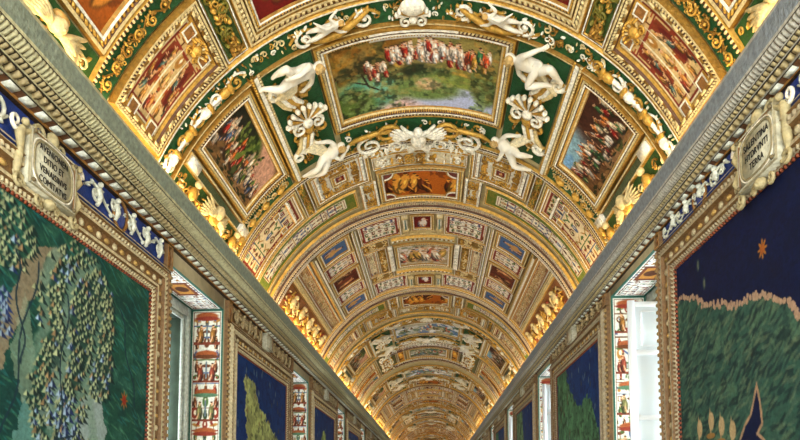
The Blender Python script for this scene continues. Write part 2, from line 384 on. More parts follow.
def crowd(W_, H_, px, seed, kind=0):
    if kind == 0: bgc = (.42, .30, .16)
    else: bgc = (.40, .26, .13)
    p = P(W_, H_, px, bgc, seed); g = p.rng
    f = p.fbm(.5); p.mix((f > .52) * .8, (.62, .46, .30)); f = p.fbm(.3); p.mix((f > .6) * .8, (.22, .28, .10))
    if kind == 0:     # hillside with trees, crowd below
        p.ell(W_ * .75, H_ * .25, W_ * .4, H_ * .3, (.74, .55, .44), .3, .5); p.ell(W_ * .45, H_ * .28, W_ * .16, H_ * .24, (.22, .30, .10), .2, .5)
        p.ell(W_ * .5, H_ * .45, W_ * .12, H_ * .16, (.36, .42, .15), -.3, .5); p.ell(W_ * .1, H_ * .1, W_ * .25, H_ * .2, (.12, .12, .07), 0, .5)
        for k in range(60):
            p.ell(W_ * g.uniform(.2, .7), H_ * g.uniform(.05, .5), .03, .02, ((.12, .16, .05), (.36, .40, .15))[k % 2], g.uniform(0, 3))
        robes = [(.62, .13, .07), (.85, .78, .66), (.72, .35, .10), (.25, .32, .42), (.8, .72, .58), (.30, .36, .12)]
    else:
        p.ell(W_ * .3, H_ * .12, W_ * .35, H_ * .2, (.52, .66, .70), .2, .5); p.ell(W_ * .85, H_ * .3, W_ * .3, H_ * .4, (.24, .12, .07), 0, .6)
        robes = [(.50, .08, .06), (.86, .80, .72), (.22, .40, .20), (.75, .42, .15), (.35, .20, .12), (.82, .75, .60)]
    for k in range(90):
        t = g.random(); x = W_ * g.uniform(.02, .98); y = H_ * (.36 + .56 * t)
        if kind == 0 and x > W_ * .62 and y < H_ * .62: continue
        rb = robes[g.integers(len(robes))]
        ff = g.uniform(.7, 1.1); p.fig(x, y, H_ * g.uniform(.20, .28), [min(1, q * ff) for q in rb], lean=g.uniform(-.35, .35), fat=1.1)
        if k % 4 == 0: p.ell(x, y + .01, .07, .02, (.16, .09, .05), g.uniform(-.6, .6), .5, .8)
    if kind == 1: p.ell(W_ * .08, H_ * .12, W_ * .10, H_ * .09, (.45, .62, .75), 0, .3)
    p.mottle(.04, .22)
    for k in range(40): p.ell(W_ * g.random(), H_ * g.uniform(.86, 1), .05, .015, ((.55, .38, .2), (.15, .16, .06))[k % 2], g.uniform(-.3, .3))
    return p
def mono(W_, H_, px, seed, base=(.70, .36, .08), dark=(.36, .14, .04), light=(.88, .60, .22)):
    p = P(W_, H_, px, base, seed); g = p.rng
    p.mix((p.fbm(H_ * .4) > .56) * .6, dark)
    n = max(3, int(W_ / H_ * 4))
    for k in range(n * 2):
        x = W_ * (.06 + .88 * g.random()); p.fig(x, H_ * g.uniform(.7, .95), H_ * g.uniform(.5, .75), light if k % 2 else dark, skin=light, lean=g.uniform(-.4, .4))
    return p
def landscape(W_, H_, px, seed, kind=0):
    p = P(W_, H_, px, (.56, .50, .26), seed); g = p.rng; w, h = W_, H_
    if kind == 0:
        p.mix(np.clip((p.Y / h - .72 + (p.fbm(.4) - .5) * .3) * 6, 0, 1), (.72, .70, .74))
        p.mottle(.5, .1)
        p.ell(.34 * w, 1.0 * h, .32 * w, .20 * h, (.88, .72, .66), -.15, .6)
        p.ell(.80 * w, .92 * h, .30 * w, .19 * h, (.70, .72, .82), .25, .6)
        p.ell(.10 * w, .12 * h, .30 * w, .22 * h, (.52, .34, .10), -.25, .5); p.ell(.02 * w, .45 * h, .14 * w, .25 * h, (.60, .42, .12), .2, .6)
        p.ell(.30 * w, .30 * h, .16 * w, .10 * h, (.25, .22, .09), -.5, .6); p.ell(.10 * w, .33 * h, .12 * w, .06 * h, (.22, .19, .08), -.3, .6)
        p.line([(.28 * w, .16 * h), (.40 * w, .38 * h), (.55 * w, .5 * h), (.8 * w, .5 * h), (.97 * w, .62 * h)], .035, (.74, .58, .24))
        p.ell(.18 * w, .72 * h, .17 * w, .20 * h, (.34, .56, .44), .1, .5); p.ell(.08 * w, .85 * h, .12 * w, .2 * h, (.34, .42, .16), 0, .5)
        p.ell(.30 * w, .66 * h, .10 * w, .10 * h, (.46, .68, .56), .3, .5); p.ell(.42 * w, .72 * h, .08 * w, .09 * h, (.44, .52, .30), 0, .5)
        p.ell(.52 * w, .47 * h, .09 * w, .08 * h, (.14, .17, .10), .1, .5); p.ell(.60 * w, .52 * h, .10 * w, .06 * h, (.20, .26, .14), -.1, .5)
        p.ell(.58 * w, .72 * h, .16 * w, .15 * h, (.42, .50, .26), 0, .5); p.ell(.58 * w, .66 * h, .075 * w, .08 * h, (.80, .64, .48), 0, .3)
        p.ell(.58 * w, .66 * h, .045 * w, .045 * h, (.88, .74, .58)); p.ell(.76 * w, .6 * h, .14 * w, .07 * h, (.50, .55, .24), .2, .5)
        p.ell(.94 * w, .62 * h, .08 * w, .22 * h, (.34, .36, .16), -.1, .5); p.ell(.86 * w, .42 * h, .14 * w, .06 * h, (.58, .50, .20), .1, .5)
        X, Y = p.X / w, p.Y / h
        zone = np.clip(((X < .42) & (Y > .42)) * 1.0 + (X > .84) * 1.0 + ((X > .45) & (X < .75) & (Y > .42) & (Y < .85)) * .8 + ((X < .34) & (Y <= .5)) * .8, 0, 1)
        f1 = p.fbm(.11); f2 = p.fbm(.06); f3 = p.fbm(.2)
        p.mix(zone * np.clip((f1 - .52) * 9, 0, 1) * .75, (.12, .16, .08)); p.mix(zone * np.clip((f2 - .55) * 9, 0, 1) * .7 * (Y > .4), (.52, .60, .36)); p.mix(zone * np.clip((f2 - .55) * 9, 0, 1) * .7 * (Y <= .4), (.66, .48, .20))
        p.mix(np.clip((f3 - .56) * 8, 0, 1) * .5 * (X < .5), (.22, .17, .08)); p.mix(np.clip((p.fbm(.09) - .55) * 8, 0, 1) * .45 * (Y < .8), (.66, .56, .30)); p.mix(np.clip((p.fbm(.13) - .55) * 8, 0, 1) * .4 * (Y < .9), (.24, .28, .14))
        p.line([(.17 * w, .42 * h), (.2 * w, .6 * h), (.26 * w, .68 * h)], .012, (.16, .12, .06)); p.line([(.2 * w, .58 * h), (.12 * w, .5 * h)], .01, (.16, .12, .06))
        p.rect(.24 * w, 0, .76 * w, .035 * h, (.86, .84, .80))
        for k in range(90):
            x = g.uniform(.34, .82); y = .10 + .17 * g.random() + max(0, x - .6) * .3
            rb = [(.90, .84, .76), (.88, .80, .70), (.92, .88, .82), (.62, .14, .08)][g.integers(4)]
            p.fig(x * w, (y + .10) * h, g.uniform(.14, .20) * h, rb, lean=g.uniform(-.25, .25))
        for k in range(16): p.fig(g.uniform(.20, .32) * w, g.uniform(.38, .56) * h, .15 * h, [(.86, .80, .7), (.5, .3, .2), (.6, .16, .1)][k % 3])
        for k in range(18): p.fig(g.uniform(.80, .96) * w, g.uniform(.25, .44) * h, .18 * h, [(.20, .42, .24), (.76, .28, .12), (.74, .56, .2), (.86, .8, .7)][k % 4])
    else:
        p.mix(p.fbm(.5) * 1.0, (.80, .82, .84)); p.mix((p.fbm(.35) > .53) * .75, (.26, .38, .28)); p.mix((p.fbm(.3) > .6) * .8, (.34, .46, .66) if kind == 1 else (.55, .42, .22))
        p.mix(np.clip((p.fbm(.25) - .56) * 12, 0, 1), (.90, .90, .90))
        for k in range(24): p.fig(g.uniform(.1, .9) * w, g.uniform(.3, .9) * h, .2 * h, [(.3, .3, .2), (.7, .3, .2), (.85, .82, .75)][k % 3])
    return p
def redfig(W_, H_, px, seed, bg=(.42, .08, .06), fc=(.88, .84, .80)):
    p = P(W_, H_, px, bg, seed)
    p.fig(W_ * .5, H_ * .9, H_ * .8, fc, lean=.1); p.fig(W_ * .33, H_ * .92, H_ * .55, (.55, .45, .5)); p.ell(W_ * .55, H_ * .62, W_ * .2, H_ * .14, fc, .4)
    return p

# ---------------------------------------------------------------- relief ornament
rnd = random.Random(7)
def spiral3(mb, x, y, r, w, col, h=0.03, a0=0.0, sg=1, turns=1.35, n=16):
    t = np.linspace(0, 1, n); a = a0 + sg * t * turns * 2 * PI; q = r * (1 - .82 * t)
    mb.tube(np.stack([x + q * np.cos(a), y + q * np.sin(a), h + 0 * t + .02 * np.sin(PI * t)], 1), w * (1 - .55 * t) + .002, col, 5)
def rinceau(mb, a, b, width, cols, h=0.03, petals=True, pitch=None):
    """running scroll of acanthus from a to b (2-d surface points)"""
    a = np.array(a, float); b = np.array(b, float); L = np.linalg.norm(b - a); t = (b - a) / L; nn = np.array([-t[1], t[0]])
    pitch = pitch or width * 1.15; n = max(1, int(round(L / pitch))); p = L / n
    u = np.linspace(0, L, n * 10 + 1); st = a + np.outer(u, t) + np.outer(np.sin(u / p * PI) * width * .30, nn)
    mb.tube(np.concatenate([st, np.full((len(st), 1), h)], 1), width * .055, cols[1], 5)
    ang = math.atan2(t[1], t[0])
    for k in range(n):
        sg = 1 if k % 2 == 0 else -1
        c = a + t * (k + .5) * p - nn * sg * width * .06
        spiral3(mb, c[0], c[1], width * .36, width * .065, cols[k % len(cols)], h, ang + sg * PI * .5, -sg)
        if petals:
            mb.ball((c[0], c[1], h + .01), (width * .11, width * .11, .025), cols[0], 6, 3)
            for q in range(3):
                aa = ang + sg * (1.0 + q * .9); e = c + np.array([math.cos(aa), math.sin(aa)]) * width * .42
                mb.ball((e[0], e[1], h), (width * .13, width * .05, .02), cols[(k + q) % len(cols)], 6, 3, aa + .5)
def clutter(mb, s0, s1, y0, y1, n, cols, size, h=0.03, sym=None, seed=0, hole=None):
    g = random.Random(seed)
    for k in range(n):
        s = g.uniform(s0 + size * .6, s1 - size * .6); y = g.uniform(y0 + size * .6, y1 - size * .6); c = cols[g.randrange(len(cols))]; z = size * g.uniform(.5, 1.0)
        if hole and abs(s - hole[0]) < hole[2] and abs(y - hole[1]) < hole[2]: continue
        for m in ((0, 1) if sym is not None else (0,)):
            yy = y if m == 0 else 2 * sym - y; sg = 1 if m == 0 else -1
            if k % 3 == 0: spiral3(mb, s, yy, z * .6, z * .13, c, h, g.uniform(0, 6), sg, 1.2, 11)
            elif k % 3 == 1: mb.ball((s, yy, h), (z * .42, z * .16, size * .22), c, 6, 3, sg * g.uniform(0, 3))
            else: mb.ball((s, yy, h + .01), (z * .24, z * .2, size * .3), c, 6, 4, sg * g.uniform(0, 3))
def shell3(mb, x, y, r, ang, cols, h=0.03):
    for k in range(9):
        a = ang + (k - 4) * .27; t = np.linspace(.25, 1, 5)
        q = np.stack([x + r * t * math.cos(a), y + r * t * math.sin(a), h + .09 * t * (1.1 - t * .5)], 1)
        mb.tube(q, r * .105 * t, cols[k % len(cols)], 5); mb.ball(q[-1], (r * .12, r * .12, .04), cols[0], 6, 4)
    mb.ball((x, y, h + .03), (r * .25, r * .25, .05), cols[0], 8, 4)
    for sg in (-1, 1): spiral3(mb, x + r * .45 * math.cos(ang + sg * 1.9), y + r * .45 * math.sin(ang + sg * 1.9), r * .3, r * .08, cols[0], h + .02, ang, sg)
def wings3(mb, x, y, r, ang, col, h=0.03):
    """spread wings with feathers, ang = up direction"""
    for sg in (-1, 1):
        for row, (ln, nf) in enumerate(((1.0, 7), (.62, 5))):
            for k in range(nf):
                a = ang + sg * (1.0 + .17 * k); bx = x + r * .16 * math.cos(ang + sg * PI / 2) * (1 + .3 * k); by = y + r * .16 * math.sin(ang + sg * PI / 2) * (1 + .3 * k)
                L = r * ln * (1 - .06 * k); t = np.linspace(0, 1, 6)
                q = np.stack([bx + L * t * math.cos(a + sg * .25 * t[0]), by + L * t * math.sin(a), h + .03 * row + .05 * np.sin(PI * (t * .8 + .1))], 1)
                mb.tube(q, r * .075 * np.sin(PI * (t * .8 + .12)) + .002, col, 5)

# ---------------------------------------------------------------- bodies: skinned skeletons
def skinned(vs_, es_, rs_, levels=1):
    me = bpy.data.meshes.new('sk'); me.from_pydata(vs_, es_, []); o = bpy.data.objects.new('sk', me); C.objects.link(o)
    m = o.modifiers.new('s', 'SKIN'); m.use_smooth_shade = True
    for i, r_ in enumerate(rs_): me.skin_vertices[0].data[i].radius = (r_, r_)
    me.skin_vertices[0].data[0].use_root = True
    s = o.modifiers.new('u', 'SUBSURF'); s.levels = levels; s.render_levels = levels
    dg = bpy.context.evaluated_depsgraph_get(); dg.update()
    ev = bpy.data.meshes.new_from_object(o.evaluated_get(dg))
    v = np.zeros(len(ev.vertices) * 3); ev.vertices.foreach_get('co', v); v = v.reshape(-1, 3)
    q = [tuple(p.vertices) for p in ev.polygons if len(p.vertices) == 4]; t = [tuple(p.vertices) for p in ev.polygons if len(p.vertices) == 3]
    bpy.data.objects.remove(o); bpy.data.meshes.remove(me); bpy.data.meshes.remove(ev)
    return v, q, t
def body(J, S=1.0, hands=True):
    """J: pelvis, chest, neck, head, then for l/r: sh, el, wr, hip, kn, an, toe (3-d). One continuous skin. S = standing height"""
    names = ['pelvis', 'waist', 'chest', 'neck', 'head', 'crown']
    pe, ch, ne, he = [Vector(J[k]) for k in ('pelvis', 'chest', 'neck', 'head')]
    P_ = [pe, pe.lerp(ch, .45), ch, ne, he, he + (he - ne).normalized() * .07 * S]
    Rr = [.085, .070, .092, .034, .058, .040]
    E_ = [(0, 1), (1, 2), (2, 3), (3, 4), (4, 5)]
    def chain(start, pts, rr):
        prev = start
        for p_, r_ in zip(pts, rr): P_.append(Vector(p_)); Rr.append(r_); E_.append((prev, len(P_) - 1)); prev = len(P_) - 1
        return prev
    for sd in 'lr':
        sh, el, wr = [Vector(J[sd + k]) for k in ('sh', 'el', 'wr')]
        w = chain(2, [sh, sh.lerp(el, .5), el, el.lerp(wr, .35), wr], [.045, .036, .029, .030, .020])
        d = (wr - el).normalized(); palm = wr + d * .035 * S; w = chain(w, [palm], [.024])
        if hands:
            sdv = d.cross(Vector((0, 0, 1))); sdv = sdv.normalized() if sdv.length > .1 else Vector((1, 0, 0))
            for q in range(4):
                b = palm + d * .018 * S + sdv * (q - 1.5) * .013 * S; ln = (.030, .036, .034, .026)[q] * S
                chain(w, [b, b + d * ln * .6 - Vector((0, 0, .006 * S)), b + d * ln - Vector((0, 0, .014 * S))], [.0075, .0065, .0055])
            b = wr + d * .012 * S + sdv * -.022 * S; chain(w, [b, b + d * .022 * S - sdv * .012 * S], [.008, .006])
        hp, kn, an, to = [Vector(J[sd + k]) for k in ('hip', 'kn', 'an', 'toe')]
        chain(0, [hp, hp.lerp(kn, .45), kn, kn.lerp(an, .35), an, to], [.066, .058, .042, .043, .024, .018])
    return skinned([tuple(p_) for p_ in P_], E_, [r_ * S for r_ in Rr], 1)
def put_body(mb, J, S, col, hands=True):
    v, q, t = body(J, S, hands)
    if q: mb.quads(v, q, col)
    if t: mb.tris(v, t, col)

# ================================================================= STRUCTURE
def struct(o): o['kind'] = 'structure'; return o
mb = MB(); nth = 60; ths = np.linspace(-rad(73), rad(73), nth + 1)
ys = np.linspace(YA, YB, 30); g_ = np.array([[(th * R, y, -0.03) for th in ths] for y in ys]).reshape(-1, 3)
i = (np.arange(len(ys) - 1)[:, None] * (nth + 1) + np.arange(nth)[None]); f_ = np.stack([i, i + 1, i + nth + 2, i + nth + 1], -1).reshape(-1, 4)
mb.quads(g_, f_, CREAM); g2 = g_.copy(); g2[:, 2] = -0.28; mb.quads(g2, f_, CREAM)
struct(mb.build('ceiling', M_ceiling, V))
mb = MB(); mb.box((XL - 1.2, YA, -.2), (XR + 1.2, YB, 0), OCHRE); struct(mb.build('floor', M_floor))
mb = MB(); mb.box((-4.2, YB, 0), (4.2, YB + .3, 8), OCHRE); struct(mb.build('wall_end', M_wall))
WT = {'L': 2.86 + 1.65, 'R': 2.95 + 1.65}
THK = 0.62
def wall(side):
    mb = MB(); X0, X1 = (XL - THK, XL) if side == 'L' else (XR, XR + THK)
    edges = [YA] + [e for w in WIN for e in w] + [YB]
    for k in range(0, len(edges), 2): mb.box((X0, edges[k], 0), (X1, edges[k + 1], LIPZ - .012), OCHRE)
    for a, b in WIN:
        mb.box((X0, a, WT[side]), (X1, b, LIPZ - .012), OCHRE); mb.box((X0, a, 0), (X1, b, .85), OCHRE)
    struct(mb.build('wall_left' if side == 'L' else 'wall_right', M_wall))
wall('L'); wall('R')
# cornices: profile from the lip down to the wall, x = projection from the lip line
def cornice(side):
    sg = -1 if side == 'L' else 1; xw = XL if side == 'L' else XR
    mp = lambda p: np.stack([sg * 2.62 + (sg * p[:, 1]), p[:, 0], p[:, 2]], 1)     # (along, outward, z)
    mb = MB(); zt = LIPZ; wal = abs(xw) - 2.62
    def plain(o0, z0, o1, z1, col):
        n = 24; ya = np.linspace(YA, YB, n + 1); v = np.concatenate([np.stack([ya, 0 * ya + o0, 0 * ya + z0], 1), np.stack([ya, 0 * ya + o1, 0 * ya + z1], 1)])
        i = np.arange(n); mb.quads(v, np.stack([i, i + 1, i + n + 2, i + n + 1], 1), col)
    def row(o0, z0, o1, z1, pitch, fill, bump, col, col2, dome=False, ylim=45.0):
        plain(o0, z0, o1, z1, col2)
        nn = np.array([-(z1 - z0), 0, (o1 - o0)]); 
        no = np.array([-abs(z1 - z0), -abs(o1 - o0)]); no = no / np.linalg.norm(no)       # room-ward, downward
        n = int((ylim - YA) / pitch); y0 = YA + np.arange(n) * pitch; y1 = y0 + pitch * fill
        def P_(y, o, z, b): return np.stack([y, np.full(n, o + no[0] * b), np.full(n, z + no[1] * b)], 1)
        if dome:
            om, zm = (o0 + o1) / 2, (z0 + z1) / 2; ym = (y0 + y1) / 2; i0 = (y0 * .7 + ym * .3); i1 = (y1 * .7 + ym * .3)
            a = [P_(y0, o0, z0, 0), P_(y1, o0, z0, 0), P_(y1, o1, z1, 0), P_(y0, o1, z1, 0),
                 P_(i0, o0 * .75 + om * .25, z0 * .75 + zm * .25, bump), P_(i1, o0 * .75 + om * .25, z0 * .75 + zm * .25, bump), P_(i1, o1 * .75 + om * .25, z1 * .75 + zm * .25, bump * .7), P_(i0, o1 * .75 + om * .25, z1 * .75 + zm * .25, bump * .7)]
        else:
            a = [P_(y0, o0, z0, 0), P_(y1, o0, z0, 0), P_(y1, o1, z1, 0), P_(y0, o1, z1, 0), P_(y0, o0, z0, bump), P_(y1, o0, z0, bump), P_(y1, o1, z1, bump), P_(y0, o1, z1, bump)]
        v = np.stack(a, 1).reshape(-1, 3); base = (np.arange(n) * 8)[:, None]
        mb.quads(v, np.concatenate([base + np.array(q) for q in ((4, 5, 6, 7), (0, 1, 5, 4), (1, 2, 6, 5), (2, 3, 7, 6), (3, 0, 4, 7))]), col)
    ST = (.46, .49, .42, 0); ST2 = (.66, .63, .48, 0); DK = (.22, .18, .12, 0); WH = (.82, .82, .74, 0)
    if side == 'R': ST = (.45, .48, .49, 0); ST2 = (.62, .60, .54, 0)
    K = wal / .46
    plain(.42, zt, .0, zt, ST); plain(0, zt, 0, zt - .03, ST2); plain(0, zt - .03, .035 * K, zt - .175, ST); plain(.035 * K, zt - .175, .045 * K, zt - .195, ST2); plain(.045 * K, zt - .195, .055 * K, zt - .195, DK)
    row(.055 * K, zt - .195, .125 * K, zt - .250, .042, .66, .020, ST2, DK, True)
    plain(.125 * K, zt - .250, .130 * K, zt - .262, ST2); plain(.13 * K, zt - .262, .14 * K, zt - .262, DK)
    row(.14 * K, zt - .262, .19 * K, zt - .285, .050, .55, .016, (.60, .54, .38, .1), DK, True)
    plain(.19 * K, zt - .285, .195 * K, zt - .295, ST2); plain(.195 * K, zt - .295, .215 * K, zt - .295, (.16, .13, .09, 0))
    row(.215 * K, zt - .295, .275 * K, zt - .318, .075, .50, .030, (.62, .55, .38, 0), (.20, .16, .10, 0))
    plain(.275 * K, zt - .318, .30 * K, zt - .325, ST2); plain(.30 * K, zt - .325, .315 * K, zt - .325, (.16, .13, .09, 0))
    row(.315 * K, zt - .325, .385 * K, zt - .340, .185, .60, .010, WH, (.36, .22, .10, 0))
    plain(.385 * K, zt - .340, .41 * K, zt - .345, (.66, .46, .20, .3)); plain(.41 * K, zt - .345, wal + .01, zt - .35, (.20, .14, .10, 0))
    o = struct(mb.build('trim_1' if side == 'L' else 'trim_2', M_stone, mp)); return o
cornice('L'); cornice('R')
FZ = LIPZ - .355           # bottom of the cornice / top of the frieze

# ================================================================= VAULT
# moulding profiles: (width, height0, height1, colour, options)
B = dict
def prof_big(k=1.0):
    return [(.012*k, 0, .07, DGOLD), (.030*k, .07, .07, GOLD), (.006*k, .07, .05, UMBER), (.036*k, .05, .05, CREAM, B(kind='bead', col2=UMBER, pitch=.050*k, bump=.022)),
            (.006*k, .05, .075, UMBER), (.026*k, .075, .075, WHITE), (.008*k, .075, .05, UMBER), (.030*k, .05, .045, GOLD, B(kind='bead', col2=(.52,.30,.10,.2), pitch=.036*k, bump=.018)),
            (.022*k, .045, .03, CREAM), (.012*k, .03, .012, DGOLD)]
def prof_mid(k=1.0):
    return [(.010*k, 0, .045, DGOLD), (.022*k, .045, .045, CREAM), (.006*k, .045, .03, UMBER), (.026*k, .03, .03, GOLD, B(kind='bead', col2=UMBER, pitch=.04*k, bump=.018)),
            (.018*k, .045, .04, WHITE), (.010*k, .04, .012, DGOLD)]
def prof_thin(k=1.0, a=WHITE, b=GOLD): return [(.010*k, 0, .03, b), (.018*k, .03, .03, a), (.006*k, .03, .018, UMBER), (.012*k, .025, .012, b)]
def prof_dent(k=1.0): return [(.012*k, 0, .05, GOLD), (.026*k, .05, .05, CREAM), (.006*k, .05, .02, UMBER), (.032*k, .03, .03, CREAM, B(kind='dentil', col2=DGOLD, pitch=.06*k, bump=.02)), (.006*k, .02, .05, UMBER), (.024*k, .05, .05, CREAM), (.01*k, .05, 0, DGOLD)]
def pw(pr): return sum(q[0] for q in pr)
def plate(mb, s0, s1, y0, y1, col, h=0.006): mb.strip((s0, y0), (s1, y0), (s0, y1), (s1, y1), h, h, col)
SIDES = (('L', -1), ('R', 1))
FL = {'L': 'on the left flank of the vault', 'R': 'on the right flank of the vault', 'C': 'on the vault crown'}
def srange(sg, a, b):   # angles away from the crown -> ordered arc lengths
    x, y = sg * D(a), sg * D(b); return (min(x, y), max(x, y))
def panel_thing(name, base, place, cat, group, s0, s1, y0, y1, prof, paintf, orient, px, extra=None, part='painting'):
    r = vroot(name, (s0 + s1) / 2, (y0 + y1) / 2)
    m = MB(); d = m.frame(s0, s1, y0, y1, prof); m.build('frame', M_gilt, V, r)
    a, b, c, e = s0 + d, s1 - d, y0 + d, y1 - d
    W_, H_ = (b - a, e - c) if orient == 'near' else (e - c, b - a)
    p = paintf(W_, H_, px)
    srgb_panel(part, p, a, b, c, e, orient, V, r, M_fresco)
    if extra: extra(r, a, b, c, e)
    return reg(r, base, place, cat, group)
def relief_thing(name, base, place, cat, group, s, y, build, ground=None, gcol=GREEN, part='scrollwork', edge=None):
    r = vroot(name, s, y)
    if ground: m = MB(); plate(m, *ground, gcol); m.build('ground', M_stone, V, r)
    if edge: m = MB(); edge(m); m.build('moulding', M_gilt, V, r)
    m = MB(); build(m); m.build(part, M_gilt, V, r, smooth=True)
    return reg(r, base, place, cat, group)

PA, PC, PB_, PBm, PF, PD = [], [], [], [], [], []      # prototypes of the bay kinds

# ---- ribs and arches across the vault
def arch(y0, y1, base, store, prof=None, gcol=OCHRE):
    r = vroot('arch_rib', 0, (y0 + y1) / 2); m = MB(); w = y1 - y0
    pr = prof or [(.08, 0, .05, GOLD), (.12, .05, .05, WHITE), (.04, .05, .03, UMBER), (.18, .03, .03, CREAM, B(kind='bead', col2=DGOLD, pitch=.05, bump=.02)), (.04, .03, .06, UMBER), (.14, .06, .06, WHITE), (.05, .06, .02, DGOLD), (.12, .02, .02, CREAM), (.04, .02, .05, UMBER), (.12, .05, .05, WHITE), (.06, .05, 0, GOLD)]
    t = pw(pr); pr = [(q[0] * w / t, *q[1:]) for q in pr]
    m.bar((-D(70), y0), (D(70), y0), pr); m.build('moulding', M_gilt, V, r)
    store.append(reg(r, base, 'spanning the vault', 'rib', 'ribs of the vault')); return r

# ---------------- bay A: landscape bay
def center_big(kind):
    return lambda w, h, px: landscape(w, h, px, 3, kind)
AL, AR = -D(22.8), D(22.8)
r = panel_thing('landscape_painting', 'large landscape fresco with small figures in thick gilt frame', 'C', 'painting', 'landscape frescoes on the vault crown', AL, AR, 6.60, 8.30, prof_big(), center_big(0), 'near', .013)
m = MB(); plate(m, -.55, .55, 6.625, 6.66, WHITE, .085); m.build('inscription_strip', M_stone, V, r); PA.append(r)
# front green band with white and gold scrolls
def fb(m):
    for sg in (-1, 1):
        rinceau(m, (sg * D(7), 6.40), (sg * D(27), 6.42), .34, (WHITE, GOLD, WHITE), .03)
        rinceau(m, (sg * D(38), 6.40), (sg * D(66), 6.40), .26, (GOLD, WHITE, GOLD), .03)
        m.tube([(sg * D(9), 6.30, .04), (sg * D(12), 6.40, .06), (sg * D(16), 6.50, .07), (sg * D(20), 6.53, .06), (sg * D(24), 6.46, .04)], [.02, .035, .045, .035, .015], GOLD, 6)
        for a in (44, 50, 56, 62):      # candelabra, busts
            m.ball((sg * D(a), 6.40, .06), (.09, .055, .05), WHITE if a % 4 else GOLD, 8, 5); m.ball((sg * D(a - 1.4), 6.40, .07), (.04, .09, .04), GOLD, 8, 4)
            m.tube([(sg * D(a + 1), 6.40, .05), (sg * D(a + 4), 6.40, .05)], [.03, .02], WHITE, 6)
    clutter(m, -D(68), D(68), 6.22, 6.56, 330, (GOLD, CREAM, DGOLD, WHITE, DGOLD), .085, .02, None, 301)
    shell3(m, 0, 6.5, .22, -PI / 2, (WHITE, GOLD))
    m.ball((0, 6.3, .08), (.16, .12, .05), WHITE, 10, 6)
def fe(m):
    for sg in (-1, 1): m.bar((-D(70), 6.17), (D(70), 6.17), [(.02, 0, .05, GOLD), (.022, .05, .05, WHITE), (.012, .05, .0, UMBER)]) if sg == 1 else None
    m.bar((-D(70), 6.565), (D(70), 6.565), [(.012, 0, .05, DGOLD), (.02, .05, .05, CREAM), (.012, .05, 0, GOLD)])
PA.append(relief_thing('scrollwork_band', 'green band of white and gold scrolls before landscape fresco', 'spanning the vault', 'ornament', 'green scrollwork bands', 0, 6.38, fb, (-D(70), D(70), 6.17, 6.60), GREEN, edge=fe))
# back green band: winged white figure between gold spirals
def bb(m):
    for sg in (-1, 1):
        spiral3(m, sg * D(8.5), 8.62, .22, .036, GOLD, .05, PI / 2, sg, 1.8, 26); spiral3(m, sg * D(14.0), 8.84, .22, .032, WHITE, .05, -PI / 2, sg, 1.6, 24); spiral3(m, sg * D(6.5), 8.98, .16, .028, WHITE, .04, 0, -sg, 1.5, 22)
        m.tube([(sg * D(8), 8.60, .05), (sg * D(12), 8.55, .07), (sg * D(18), 8.58, .07), (sg * D(21), 8.72, .04)], [.03, .04, .035, .015], GOLD, 6)
        for k in range(6): a = .3 + k * .32; m.ball((sg * (D(11) + .24 * math.cos(a)), 8.92 + .22 * math.sin(a), .05), (.07, .03, .03), WHITE, 6, 4, sg * a)
        for k in range(5): m.ball((sg * D(3 + 3.2 * k), 9.08, .05), (.05, .06, .03), (WHITE, GOLD)[k % 2], 6, 4)
        rinceau(m, (sg * D(2), 9.05), (sg * D(17), 9.05), .18, (WHITE, WHITE, GOLD), .03)
    clutter(m, -D(21), D(21), 8.36, 9.15, 150, (GOLD, WHITE, DGOLD, WHITE), .11, .02, None, 303)
    wings3(m, 0, 8.70, .40, -PI / 2, WHITE, .05)
    m.ball((0, 8.80, .11), (.13, .22, .10), WHITE, 12, 8); m.ball((0, 8.54, .15), (.075, .085, .07), WHITE, 10, 8)
    for q in (-1, 1): m.tube([(0, 8.66, .13), (q * .16, 8.56, .13), (q * .26, 8.44, .10)], [.045, .035, .022], WHITE, 7); m.tube([(q * .05, 8.95, .11), (q * .15, 9.03, .13), (q * .10, 9.13, .08)], [.06, .045, .025], WHITE, 7)
    m.ball((0, 8.98, .06), (.12, .06, .05), WHITE, 8, 5)
PA.append(relief_thing('winged_figure_relief', 'white winged stucco figure between gilt spirals on green ground', 'C', 'relief', 'winged reliefs on the crown', 0, 8.75, bb, (-D(21.5), D(21.5), 8.31, 9.20), GREEN,
    edge=lambda m: (m.bar((-D(15), 9.17), (D(15), 9.17), prof_thin(1.0)))))
